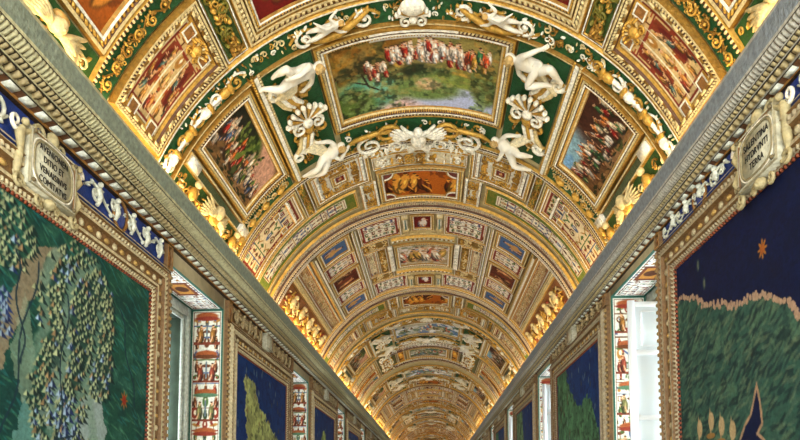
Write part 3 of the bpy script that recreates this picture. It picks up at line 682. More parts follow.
for sd, sg in SIDES:
    fl = sd
    # trophy panel with shell
    def tp(m):
        c = sg * D(29)
        shell3(m, c, 7.66, .34, PI / 2 * -1, (WHITE, GOLD), .10)
        clutter(m, *srange(sg, 24.5, 34.5), 6.70, 8.65, 90, (GOLD, DGOLD, GOLD, CREAM, DGOLD), .12, .025, None, 5)
        for k in (-1, 1): spiral3(m, c + k * .13, 7.12, .12, .035, GOLD, .05, PI / 2, k, 1.3); spiral3(m, c + k * .20, 7.92, .10, .03, GOLD, .05, -PI / 2, -k, 1.3)
        m.ball((c, 7.80, .10), (.08, .09, .06), GOLD, 8, 5); m.ball((c, 7.02, .07), (.05, .09, .05), GOLD, 8, 5)
    s0, s1 = srange(sg, 23, 35.2)
    PA.append(relief_thing('shell_trophy', 'gilt shell and mask relief on green ground beside landscape fresco', sd, 'relief', 'shell trophies beside the landscapes', (s0 + s1) / 2, 7.4, tp, (s0, s1, 6.6, 8.75), GREEN, part='shell'))
    # white scrolled pediment pieces the statues sit on
    def ped(y, up):
        def f(m):
            c = sg * D(30.5)
            for k in range(4):
                o = (k - 1.5) * .062
                m.tube([(c + sg * (o + .16), y + up * .05, .06), (c + sg * (o + .06), y - up * .16, .13), (c + sg * (o - .02), y - up * .30, .10)], [.026, .036, .028], (WHITE, GOLD, WHITE, CREAM)[k], 6)
            spiral3(m, c + sg * .20, y + up * .06, .11, .035, WHITE, .08, 0, sg, 1.4); spiral3(m, c - sg * .05, y - up * .34, .10, .032, GOLD, .08, 1, -sg, 1.4)
            m.tube([(c - .2 * sg, y + up * .02, .05), (c, y + up * .10, .06), (c + .28 * sg, y + up * .03, .05)], [.02, .035, .02], GOLD, 6)
        return f
    PA.append(relief_thing('broken_pediment', 'white and gilt scrolled pediment under front nude statue', sd, 'relief', 'front scrolled pediments', sg * D(30), 6.85, ped(6.98, -1), part='scroll'))
    PA.append(relief_thing('broken_pediment', 'white and gilt scrolled pediment under rear nude statue', sd, 'relief', 'rear scrolled pediments', sg * D(30), 8.4, ped(8.22, 1), part='scroll'))
    # long cream bar
    r = vroot('gilt_batten', sg * D(36.5), 7.65); m = MB(); s0, s1 = srange(sg, 35.3, 38.5)
    pr = [(.014, 0, .07, GOLD), (.034, .07, .07, CREAM, B(kind='bead', col2=(.6,.42,.18,.1), pitch=.05, bump=.015)), (.006, .07, .05, UMBER), (.052, .09, .09, WHITE), (.006, .05, .07, UMBER), (.034, .07, .06, GOLD, B(kind='bead', col2=UMBER, pitch=.045, bump=.018)), (.02, .06, 0, DGOLD)]
    m.bar((s1, 6.50), (s1, 8.80), pr); m.build('moulding', M_gilt, V, r)
    PA.append(reg(r, 'long cream and gilt moulded bar beside biblical scene', sd, 'moulding', 'long moulded bars'))
    # side painting
    s0, s1 = srange(sg, 38.4, 56.8)
    PA.append(panel_thing('crowd_painting', ('fresco of a crowd on a wooded hillside in gilt frame' if sd == 'L' else 'fresco of a dark red and green crowd in gilt frame'), sd, 'painting', 'crowd frescoes on the vault flanks', s0, s1, 6.62, 8.52, prof_big(.85), (lambda sd: lambda w, h, px: crowd(w, h, px, 11 if sd == 'L' else 12, 0 if sd == 'L' else 1))(sd), sd, .012))
    # lower ledge with name plates and gilt spring ornament
    r = vroot('tablet_ledge', sg * D(58.5), 7.7); m = MB(); s0, s1 = srange(sg, 57.2, 60.5)
    m.frame(s0, s1, 6.62, 8.85, [(.012, 0, .05, GOLD), (.022, .05, .05, CREAM), (.01, .05, .012, DGOLD)]); plate(m, s0 + .04, s1 - .04, 6.95, 8.5, (.30, .34, .20, 0), .014); m.build('frame', M_gilt, V, r)
    for a, b in ((6.68, 6.95), (8.50, 8.78)):
        m = MB(); m.quads(*[np.array([(s0 + .03, a, .06), (s1 - .03, a, .06), (s1 - .03, b, .06), (s0 + .03, b, .06), (s0 + .03, a, 0), (s1 - .03, a, 0), (s1 - .03, b, 0), (s0 + .03, b, 0)]), [(0, 1, 2, 3), (0, 4, 5, 1), (1, 5, 6, 2), (2, 6, 7, 3), (3, 7, 4, 0)]], WHITE); m.build('tablet', M_stone, V, r)
    PA.append(reg(r, 'narrow ledge with white tablets below crowd fresco', sd, 'ledge', 'tablet ledges'))
    def spr(m):
        a0, a1 = srange(sg, 60.8, 70); c = sg * D(63.5)
        clutter(m, a0, a1, 6.62, 8.9, 80, (GOLD, GOLD, CREAM, DGOLD), .13, .03, 7.72, 21)
        wings3(m, c, 7.72, .36, 0 if sg < 0 else PI, CREAM, .05)
        m.ball((c - sg * .1, 7.72, .10), (.11, .09, .08), CREAM, 10, 6); m.ball((c, 7.72, .07), (.1, .13, .06), GOLD, 8, 5)
        for yy in (7.0, 8.45):
            m.ball((c + sg * .02, yy, .08), (.10, .07, .06), GOLD, 8, 5); m.ball((c - sg * .12, yy, .10), (.055, .05, .05), CREAM, 8, 6); m.ball((c + sg * .12, yy, .05), (.06, .14, .04), GOLD, 8, 4)
    PA.append(relief_thing('winged_head_relief', 'gilt winged head between scrolls above the cornice under crowd fresco', sd, 'relief', 'winged heads above the cornice', sg * D(64.5), 7.75, spr, (*srange(sg, 60.5, 70.5), 6.6, 8.95), (.20, .34, .12, 0)))
    # narrow green band behind
    def nb(m):
        rinceau(m, (sg * D(40), 8.70), (sg * D(67), 8.78), .17, (GOLD, CREAM, GOLD), .03); clutter(m, *srange(sg, 39, 68), 8.57, 8.86, 80, (GOLD, DGOLD, CREAM), .075, .02, None, 7)
        for a in (43, 49, 55, 61): m.ball((sg * D(a), 8.72, .06), (.08, .045, .045), (CREAM, GOLD)[a % 2], 8, 5)
    PA.append(relief_thing('green_scroll_strip', 'narrow green strip with gilt leaf scroll behind crowd fresco', sd, 'ornament', 'narrow green strips', sg * D(52), 8.72, nb, (*srange(sg, 38.5, 68.5), 8.53, 8.90), GREEN,
        edge=lambda m: (m.bar((-D(69) if sg < 0 else D(38.5), 8.53), (-D(38.5) if sg < 0 else D(69), 8.53), [(.012, 0, .05, GOLD), (.03, .05, .05, CREAM, B(kind='bead', col2=UMBER, pitch=.04, bump=.016)), (.012, .05, 0, DGOLD)]))))

# ---- the four nude stucco statues around each landscape, posed from the photograph (degrees from crown, distance, relief)
def nude(kind, sg):
    front = kind == 'front'
    K = 1 if front else -1
    y0 = 6.62 if front else 8.42
    def p_(a, y, h): return (sg * D(a), y0 + K * (y), h)
    if front:   # reclining: head towards the painting, one knee drawn up, the other leg stretched out to the bar
        J = dict(pelvis=p_(29.0, .06, .20), chest=p_(25.4, .04, .25), neck=p_(23.8, .01, .27), head=p_(22.8, -.03, .29),
                 lsh=p_(24.7, .12, .22), lel=p_(25.2, .28, .20), lwr=p_(27.0, .36, .18), rsh=p_(25.2, -.10, .30), rel=p_(27.6, -.12, .36), rwr=p_(29.8, -.10, .33),
                 lhip=p_(29.6, .11, .19), lkn=p_(33.2, .05, .26), lan=p_(36.6, -.02, .17), ltoe=p_(37.5, .02, .15),
                 rhip=p_(29.4, -.01, .22), rkn=p_(30.2, -.26, .32), ran=p_(33.0, -.12, .20), rtoe=p_(33.8, -.06, .17))
        if sg > 0: J.update(rel=p_(26.8, -.24, .34), rwr=p_(29.2, -.32, .28), rkn=p_(28.0, .30, .30), ran=p_(32.5, .24, .20), rtoe=p_(33.5, .28, .17), lkn=p_(32.6, -.14, .30), lan=p_(34.8, .12, .18), ltoe=p_(35.6, .16, .16))
    else:
        J = dict(pelvis=p_(27.2, -.02, .20), chest=p_(24.6, .08, .24), neck=p_(23.4, .13, .26), head=p_(22.6, .18, .28),
                 lsh=p_(24.2, .18, .22), lel=p_(25.2, .30, .22), lwr=p_(27.4, .34, .20), rsh=p_(25.4, .0, .27), rel=p_(23.8, -.10, .30), rwr=p_(21.6, -.02, .26),
                 lhip=p_(27.8, .0, .19), lkn=p_(31.2, -.10, .27), lan=p_(34.8, -.24, .16), ltoe=p_(35.8, -.24, .14),
                 rhip=p_(27.4, -.08, .22), rkn=p_(29.8, -.24, .28), ran=p_(33.4, -.34, .16), rtoe=p_(34.4, -.34, .14))
        if sg > 0: J.update(lkn=p_(30.2, .12, .30), lan=p_(32.8, .02, .18), ltoe=p_(33.6, .0, .15), rel=p_(25.0, -.14, .32), rwr=p_(24.4, -.26, .28))
    r = vroot('nude_statue', sg * D(29), y0)
    m = MB(); put_body(m, J, 1.12, WHITE)
    hd = np.array(J['head']); m2 = MB()
    m.build('body', M_white, V, r, smooth=True)
    m2.ball(hd + (0, K * -.012, .045), (.062, .066, .048), (.75, .62, .38, 0), 10, 6)
    for k in range(7): a = k * .9; m2.ball(hd + (.05 * math.cos(a), .05 * math.sin(a) * 1.0, .055), (.026, .026, .024), (.72, .58, .34, 0), 6, 4)
    m2.build('hair', M_stone, V, r, smooth=True)
    m3 = MB(); pe = np.array(J['pelvis']); an = np.array(J['lwr'])
    for k in range(6):
        o = (k - 2.5) * .03; m3.tube([pe + (o * .6, K * (.05 + o * .3), -.03), pe + (sg * .10 + o, K * (.20 + .01 * k), -.04), pe + (sg * .22 + o * 1.2, K * (.30 + .02 * k), -.09)], [.026, .034, .02], (.88, .82, .66, 0), 6)
    m3.build('drapery', M_gilt, V, r, smooth=True)
    lab = 'white nude stucco statue at the %s corner of landscape fresco' % ('front' if front else 'rear')
    PA.append(reg(r, lab, 'L' if sg < 0 else 'R', 'statue', 'nude statues at the %s corners' % kind))
for sg in (-1, 1): nude('front', sg); nude('rear', sg)

def putto(sg):
    a0, y0 = 18.0, 6.36
    p_ = lambda a, y, h: (sg * D(a0 + a), y0 + y, h)
    J = dict(pelvis=p_(1.2, -.02, .10), chest=p_(-.9, -.05, .12), neck=p_(-1.9, -.07, .13), head=p_(-2.6, -.09, .14), lsh=p_(-1.2, .01, .11), lel=p_(-1.8, .08, .10), lwr=p_(-3.0, .10, .10),
             rsh=p_(-1.2, -.10, .13), rel=p_(-.4, -.17, .13), rwr=p_(-1.6, -.21, .12), lhip=p_(1.5, .02, .10), lkn=p_(3.4, .02, .13), lan=p_(5.2, .08, .08), ltoe=p_(5.7, .09, .07),
             rhip=p_(1.5, -.05, .11), rkn=p_(3.0, -.12, .15), ran=p_(4.6, -.06, .09), rtoe=p_(5.1, -.04, .08))
    r = vroot('reclining_putto', sg * D(a0), y0); m = MB(); put_body(m, J, .62, WHITE); m.build('body', M_white, V, r, smooth=True)
    m = MB(); hd = np.array(J['head']); m.ball(hd + (0, -.01, .022), (.040, .040, .03), (.80, .64, .36, 0), 8, 5); m.build('hair', M_stone, V, r, smooth=True)
    m = MB()
    for k in range(4): b = np.array(J['chest']) + (sg * .02 * k, -.03, .03); m.tube([b, b + (sg * .10, -.05 - .02 * k, .05), b + (sg * .17, -.08 - .03 * k, .02)], [.014, .02, .006], WHITE, 5)
    m.build('wing', M_white, V, r, smooth=True)
    PA.append(reg(r, 'small white winged putto reclining on gilt scroll before landscape fresco', 'L' if sg < 0 else 'R', 'statue', 'putti on the green bands'))
for sg in (-1, 1): putto(sg)
# ---------------- bay C: between landscape and inner bay
arch(8.90, 8.99, 'slim gilt rib behind the green bands', PC)
def orn_ground(name, base, sd, grp, s0, s1, y0, y1, n, size, cols=(GOLD, DGOLD, GOLD), gcol=WHITE, store=PC, seed=1, sym=True, edge=True):
    def f(m): clutter(m, s0, s1, y0, y1, n, cols, size, .02, (y0 + y1) / 2 if sym else None, seed)
    e = (lambda m: m.frame(s0, s1, y0, y1, prof_thin(.8))) if edge else None
    r = relief_thing(name, base, sd, 'ornament', grp, (s0 + s1) / 2, (y0 + y1) / 2, f, (s0, s1, y0, y1), gcol, edge=e); store.append(r); return r
for sd, sg in SIDES:
    # square coffer with gold arabesques and a red picture in the middle
    s0, s1 = srange(sg, 15.0, 35.0); y0, y1 = 8.80 if 0 else 9.0, 9.92
    r = vroot('square_coffer', (s0 + s1) / 2, (y0 + y1) / 2); m = MB(); d = m.frame(s0, s1, y0, y1, prof_mid(1.1))
    for a in (s0 + .10, s1 - .20): m.bar((a + .09, y0 + .1), (a + .09, y1 - .1), [(.008, 0, .04, UMBER), (.05, .02, .02, WHITE, B(kind='dentil', col2=DGOLD, pitch=.085, bump=.035)), (.015, .04, .03, GOLD)])
    m.build('frame', M_gilt, V, r)
    m = MB(); plate(m, s0 + d, s1 - d, y0 + d, y1 - d, WHITE, .008); m.build('ground', M_stone, V, r)
    m = MB(); c = (s0 + s1) / 2; clutter(m, s0 + .16, s1 - .16, y0 + .08, y1 - .08, 100, (GOLD, DGOLD, GOLD), .115, .02, (y0 + y1) / 2, 9, (c, (y0 + y1) / 2, .24)); m.build('arabesque', M_gilt, V, r, smooth=True)
    m = MB(); q = .17; ym = (y0 + y1) / 2; dd = m.frame(c - q, c + q, ym - q, ym + q, prof_mid(1.1)); m.build('inner_frame', M_gilt, V, r)
    srgb_panel('painting', redfig(2 * (q - dd), 2 * (q - dd), .012, 4, fc=(.78, .56, .34)), c - q + dd, c + q - dd, ym - q + dd, ym + q - dd, 'near', V, r, M_fresco, .03)
    PC.append(reg(r, 'square coffer of gilt arabesques around small red picture', sd, 'coffer', 'square coffers'))
    s0, s1 = srange(sg, 14.2, 20.0)
    orn_ground('arabesque_strip', 'gilt arabesque strip between white dentils beside orange picture', sd, 'arabesque strips beside the octagons', s0, s1, 9.95, 10.80, 22, .12, seed=31)
    r = PC[-1]; m = MB()
    for a in (s0, s1 - .07): m.bar((a + .07, 9.95), (a + .07, 10.80), [(.006, 0, .05, UMBER), (.045, .02, .02, WHITE, B(kind='dentil', col2=DGOLD, pitch=.08, bump=.04)), (.02, .05, .0, GOLD)])
    m.build('dentils', M_gilt, V, r)
    s0, s1 = srange(sg, 35.3, 38.7)
    orn_ground('leaf_strip', 'narrow olive strip with gilt leaves beside square coffer', sd, 'leaf strips', s0, s1, 8.95, 10.02, 26, .12, (GOLD, DGOLD, (.45, .42, .14, .2)), (.40, .38, .14, 0), seed=33)
    s0, s1 = srange(sg, 38.9, 67)
    def ex(r, a, b, c_, e):
        m = MB(); z = (b - .16) if sg < 0 else (a + .16)
        m.bar((z + .06, c_ + .02), (z + .06, e - .02), [(.006, 0, .04, UMBER), (.04, .02, .02, WHITE, B(kind='dentil', col2=DGOLD, pitch=.07, bump=.035)), (.02, .04, .0, GOLD)])
        m.build('dentils', M_gilt, V, r)
        for yy in (c_ + .13, e - .13):
            zc = z + sg * .22; m = MB(); m.frame(zc - .075, zc + .075, yy - .075, yy + .075, prof_thin(.9)); plate(m, zc - .04, zc + .04, yy - .04, yy + .04, (.70, .55, .30, .2), .03); m.build('small_square', M_gilt, V, r)
    PC.append(panel_thing('grotesque_fresco', 'long cream panel painted with figures and scrolls, dentils at top', sd, 'painting', 'long grotesque panels', s0, s1, 9.02, 9.98, prof_mid(1.2), lambda w, h, px: grotesque(w, h, px, 21, (.86, .78, .62)), sd, .011, ex))
    s0, s1 = srange(sg, 21, 67)
    def green_grot(w, h, px):
        p = P(w, h, px, (.36, .42, .14), 5); p.mix((p.fbm(.08) > .52) * .5, (.52, .46, .18))
        q = grotesque(w * .62, h * .84, px, 6, (.88, .84, .74)); i0 = int(.08 * h / px); j0 = int(.19 * w / px)
        hh = min(q.h, p.h - i0); ww = min(q.w, p.w - j0); p.a[i0:i0 + hh, j0:j0 + ww] = q.a[:hh, :ww]; return p
    PC.append(panel_thing('olive_fresco', 'curved olive panel with white grotesque inset', sd, 'painting', 'olive panels', s0, s1, 10.04, 10.66, prof_thin(1.3, CREAM), green_grot, sd, .012))
orn_ground('arabesque_band', 'gilt arabesque band before orange octagonal picture', 'C', 'arabesque bands on the crown', -D(14.5), D(14.5), 9.24, 9.62, 34, .14, (GOLD, DGOLD, WHITE), (.86, .80, .66, 0), seed=41)
def octo(w, h, px): return mono(w, h, px, 8)
def octx(r, a, b, c, e):
    m = MB(); k = .16
    for sx, x in ((1, a), (-1, b)):
        for sy, y in ((1, c), (-1, e)):
            t = np.linspace(0, PI / 2, 7); arc = [(x + sx * k * math.cos(u), y + sy * k * math.sin(u)) for u in t]
            for u0, u1 in zip(arc[:-1], arc[1:]):
                m.quads([(x, y, .03), (u0[0], u0[1], .03), (u1[0], u1[1], .03), (x, y, .03)], [(0, 1, 2, 3)], (.42, .14, .08, 0))
            m.tube([(u[0], u[1], .035) for u in arc], .014, WHITE, 5); m.tube([(x + sx * (k + .03) * math.cos(u), y + sy * (k + .03) * math.sin(u), .03) for u in t], .010, GOLD, 5)
    m.build('corner_piece', M_gilt, V, r)
PC.append(panel_thing('orange_painting', 'orange monochrome picture with cut corners in gilt frame', 'C', 'painting', 'orange pictures on the crown', -D(14), D(14), 9.68, 10.78, prof_mid(1.5), octo, 'near', .011, octx))
def thinband(m): pass
def band_thing(name, base, y0, y1, a, store, seed, bgc, grp, px=.012):
    r = vroot(name, 0, (y0 + y1) / 2); m = MB()
    pr = [(.012, 0, .05, GOLD), (.018, .05, .05, CREAM), (.008, .05, .012, UMBER)]
    m.bar((-D(a), y0), (D(a), y0), pr); pr2 = [(.008, .012, .05, UMBER), (.018, .05, .05, WHITE), (.012, .05, 0, GOLD)]; m.bar((-D(a), y1 - .038), (D(a), y1 - .038), pr2)
    m.build('moulding', M_gilt, V, r)
    p = grot_long(2 * D(a), y1 - y0 - .07, px, seed, bgc); srgb_panel('painting', p, -D(a), D(a), y0 + .035, y1 - .035, 'near', V, r, M_fresco)
    store.append(reg(r, base, 'spanning the vault', 'painting', grp))
band_thing('grotesque_band', 'thin white and red grotesque band after the orange picture', 10.84, 11.12, 69, PC, 51, (.84, .78, .66), 'thin grotesque bands')
arch(11.13, 11.36, 'bold gilt and cream rib before the inner bay', PC)

# ---------------- bay B: inner bay about y = 13.46, front half mirrored to the back
CB = 13.46
def redsq(w, h, px): return redfig(w, h, px, 9)
PBm.append(panel_thing('red_square_painting', 'small dark red square picture of a white figure', 'C', 'painting', 'small red pictures on the crown', -D(4.6), D(4.6), 11.42, 12.14, prof_mid(1.0), redsq, 'near', .012))
for sd, sg in SIDES:
    c = sg * D(6.4); r = vroot('white_pilaster', c, 11.8); m = MB()
    for o, w in ((-.05, .10),): m.quads(*[np.array([(c - .045, 11.46, .05), (c + .045, 11.46, .05), (c + .045, 12.10, .05), (c - .045, 12.10, .05), (c - .045, 11.46, 0), (c + .045, 11.46, 0), (c + .045, 12.10, 0), (c - .045, 12.10, 0)]), [(0, 1, 2, 3), (0, 4, 5, 1), (1, 5, 6, 2), (2, 6, 7, 3), (3, 7, 4, 0)]], WHITE)
    for yy in (11.46, 12.04): m.quads(*[np.array([(c - .07, yy, .075), (c + .07, yy, .075), (c + .07, yy + .07, .075), (c - .07, yy + .07, .075), (c - .07, yy, 0), (c + .07, yy, 0), (c + .07, yy + .07, 0), (c - .07, yy + .07, 0)]), [(0, 1, 2, 3), (0, 4, 5, 1), (1, 5, 6, 2), (2, 6, 7, 3), (3, 7, 4, 0)]], CREAM)
    m.tube([(c, 11.56, .055), (c, 12.0, .055)], [.012, .02], (.35, .50, .48, 0), 5); m.build('shaft', M_gilt, V, r)
    PBm.append(reg(r, 'small white pilaster beside dark red square picture', sd, 'pilaster', 'white pilasters on the crown'))
    s0, s1 = srange(sg, 8.0, 24.5)
    PBm.append(panel_thing('grotesque_fresco', 'white grotesque panel with red border near the crown', sd, 'painting', 'white panels near the crown', s0, s1, 11.42, 12.30, prof_thin(1.2), lambda w, h, px: grot_long(w, h, px, 61, (.90, .87, .80)), 'near', .012))
    s0, s1 = srange(sg, 13.5, 25)
    orn_ground('arabesque_strip', 'ochre strip with gilt leaves behind white grotesque panel', sd, 'ochre leaf strips', s0, s1, 12.34, 12.72, 18, .13, (GOLD, DGOLD, CREAM), (.55, .42, .18, 0), PBm, 63)
    # flank: blue picture, white panel
    s0, s1 = srange(sg, 27.5, 42.6)
    PBm.append(panel_thing('blue_painting', 'blue picture of an ochre figure in cream frame', sd, 'painting', 'blue pictures on the flanks', s0, s1, 11.42, 12.22, prof_mid(1.5), (lambda sd: lambda w, h, px: redfig(w, h, px, 15 if sd == 'L' else 16, (.28, .38, .54), (.74, .56, .32)))(sd), sd, .012))
    PBm.append(panel_thing('grotesque_fresco', 'white grotesque panel between blue and dark red pictures', sd, 'painting', 'white flank panels', s0, s1, 12.28, 12.94, prof_thin(1.3), lambda w, h, px: grotesque(h, w, px, 67, (.90, .87, .80)) if 0 else grot_long(w, h, px, 67, (.90, .86, .78)), sd, .012))
    m = MB(); s2, s3 = srange(sg, 25, 27.3); r = vroot('gilt_batten', (s2 + s3) / 2, CB)
    m.bar((s3, 11.42), (s3, 15.5), [(.01, 0, .05, GOLD), (.03, .05, .05, WHITE), (.01, .05, .03, UMBER), (.03, .03, .03, CREAM, B(kind='bead', col2=DGOLD, pitch=.06, bump=.015)), (.01, .03, .06, UMBER), (.025, .06, .06, WHITE), (.01, .06, 0, GOLD)]); m.build('moulding', M_gilt, V, r)
    PB_.append(reg(r, 'slim white moulded bar along the inner bay', sd, 'moulding', 'slim bars'))
    PB_.append(panel_thing('dark_red_painting', 'long dark red picture between white grotesque panels', sd, 'painting', 'dark red pictures', s0, s1, 13.0, 13.92, prof_mid(1.2), lambda w, h, px: mono(w, h, px, 71, (.42, .18, .10), (.22, .08, .05), (.74, .52, .34)), sd, .012))
    # long cream bars with figure trough between
    s0, s1 = srange(sg, 43.0, 45.8); r = vroot('gilt_batten', (s0 + s1) / 2, CB); m = MB()
    m.bar((s1, 11.40), (s1, 15.5), [(.012, 0, .07, GOLD), (.045, .10, .10, WHITE), (.008, .1, .06, UMBER), (.035, .06, .06, CREAM), (.03, .06, .05, GOLD, B(kind='bead', col2=UMBER, pitch=.06, bump=.02)), (.02, .05, 0, DGOLD)]); m.build('moulding', M_gilt, V, r)
    PB_.append(reg(r, 'broad cream bar along the inner bay', sd, 'moulding', 'broad bars'))
    s0, s1 = srange(sg, 46.0, 52.4)
    PB_.append(panel_thing('figure_frieze', 'long ochre and red frieze of figures along the inner bay', sd, 'painting', 'figure friezes', s0, s1, 11.4, 15.5, prof_thin(1.2), lambda w, h, px: grot_long(w, h, px, 73, (.70, .60, .42), (BROWN, OCH, SAGE, PALE, OCH, BRICK)), sd, .014))
    s0, s1 = srange(sg, 52.6, 55.0); r = vroot('dentil_bar', (s0 + s1) / 2, CB); m = MB()
    m.bar((s1, 11.40), (s1, 15.5), prof_dent(1.15)); m.build('moulding', M_gilt, V, r)
    PB_.append(reg(r, 'white dentil bar above the gilt springing', sd, 'moulding', 'dentil bars'))
    s0, s1 = srange(sg, 55.2, 70.0)
    def gs(m):
        rinceau(m, (sg * D(60), 11.5), (sg * D(60), 15.4), .40, (GOLD, CREAM, GOLD), .03); clutter(m, s0, s1, 11.45, 15.45, 60, (GOLD, CREAM, DGOLD, (.55, .22, .10, 0)), .18, .025, CB, 77)
        for yy in (11.9, 12.7, 13.46, 14.2, 15.0): m.ball((sg * D(60), yy, .08), (.14, .09, .06), CREAM, 8, 5); m.ball((sg * D(57.6), yy, .10), (.05, .05, .05), CREAM, 8, 5); m.ball((sg * D(63), yy, .05), (.12, .16, .04), GOLD, 8, 4)
    PB_.append(relief_thing('gilt_figure_relief', 'gilt and red relief of figures and leaves above the cornice', sd, 'relief', 'gilt reliefs of the inner bays', sg * D(62), CB, gs, (s0, s1, 11.38, 15.54), (.56, .34, .14, 0)))
    # dentil end of the central picture and gold strip
    s0, s1 = srange(sg, 12.6, 15.0); r = vroot('dentil_bar', (s0 + s1) / 2, CB); m = MB()
    m.bar((s1, 12.75), (s1, 14.17), [(.008, 0, .05, UMBER), (.11, .03, .03, WHITE, B(kind='dentil', col2=UMBER, pitch=.17, bump=.06)), (.02, .06, 0, GOLD)]); m.build('moulding', M_gilt, V, r)
    PB_.append(reg(r, 'short row of white blocks beside cloudy picture', sd, 'moulding', 'short block rows'))
    s0, s1 = srange(sg, 15.3, 19.4)
    orn_ground('arabesque_strip', 'gilt leaf strip beside the cloudy picture', sd, 'gilt strips of the inner bays', s0, s1, 12.76, 14.16, 26, .15, (GOLD, DGOLD, CREAM), (.66, .52, .26, 0), PB_, 79)
    s0, s1 = srange(sg, 19.6, 24.8)
    PB_.append(panel_thing('grotesque_fresco', 'small cream grotesque panel outside the gilt leaf strip', sd, 'painting', 'small cream panels', s0, s1, 12.76, 14.16, prof_thin(1.0), lambda w, h, px: grot_long(w, h, px, 81, (.84, .78, .62)), sd, .014))
def cloudy(w, h, px):
    p = landscape(w, h, px, 83, 2); p.mix(.35 + 0 * p.X, (.80, .68, .56))
    for k in range(14): p.fig(w * (.08 + .06 * k), h * (.85 - .1 * (k % 3)), h * .55, [(.75, .35, .25), (.88, .80, .70), (.55, .62, .70), (.70, .55, .25)][k % 4], lean=p.rng.uniform(-.5, .5))
    return p
PB_.append(panel_thing('cloudy_painting', 'pale fresco of figures on clouds in wide gilt frame', 'C', 'painting', 'cloudy pictures', -D(12.4), D(12.4), 12.78, 14.14, prof_mid(1.4), cloudy, 'near', .013))
def brk(m):
    for k in range(5): x = D(-8 + 4 * k); m.tube([(x - .06, 12.30, .03), (x + .06, 12.30, .03)], .02, CREAM, 6)
    m.bar((-D(12.5), 12.42), (D(12.5), 12.42), [(.015, 0, .06, GOLD), (.05, .06, .06, CREAM), (.02, .06, .03, UMBER), (.05, .03, .03, WHITE, B(kind='dentil', col2=UMBER, pitch=.10, bump=.03)), (.03, .06, 0, GOLD)])
PBm.append(relief_thing('bracket_moulding', 'gilt bracket moulding between red square and cloudy picture', 'C', 'moulding', 'bracket mouldings', 0, 12.45, brk, (-D(13), D(13), 12.2, 12.74), (.78, .70, .50, 0), part='brackets'))

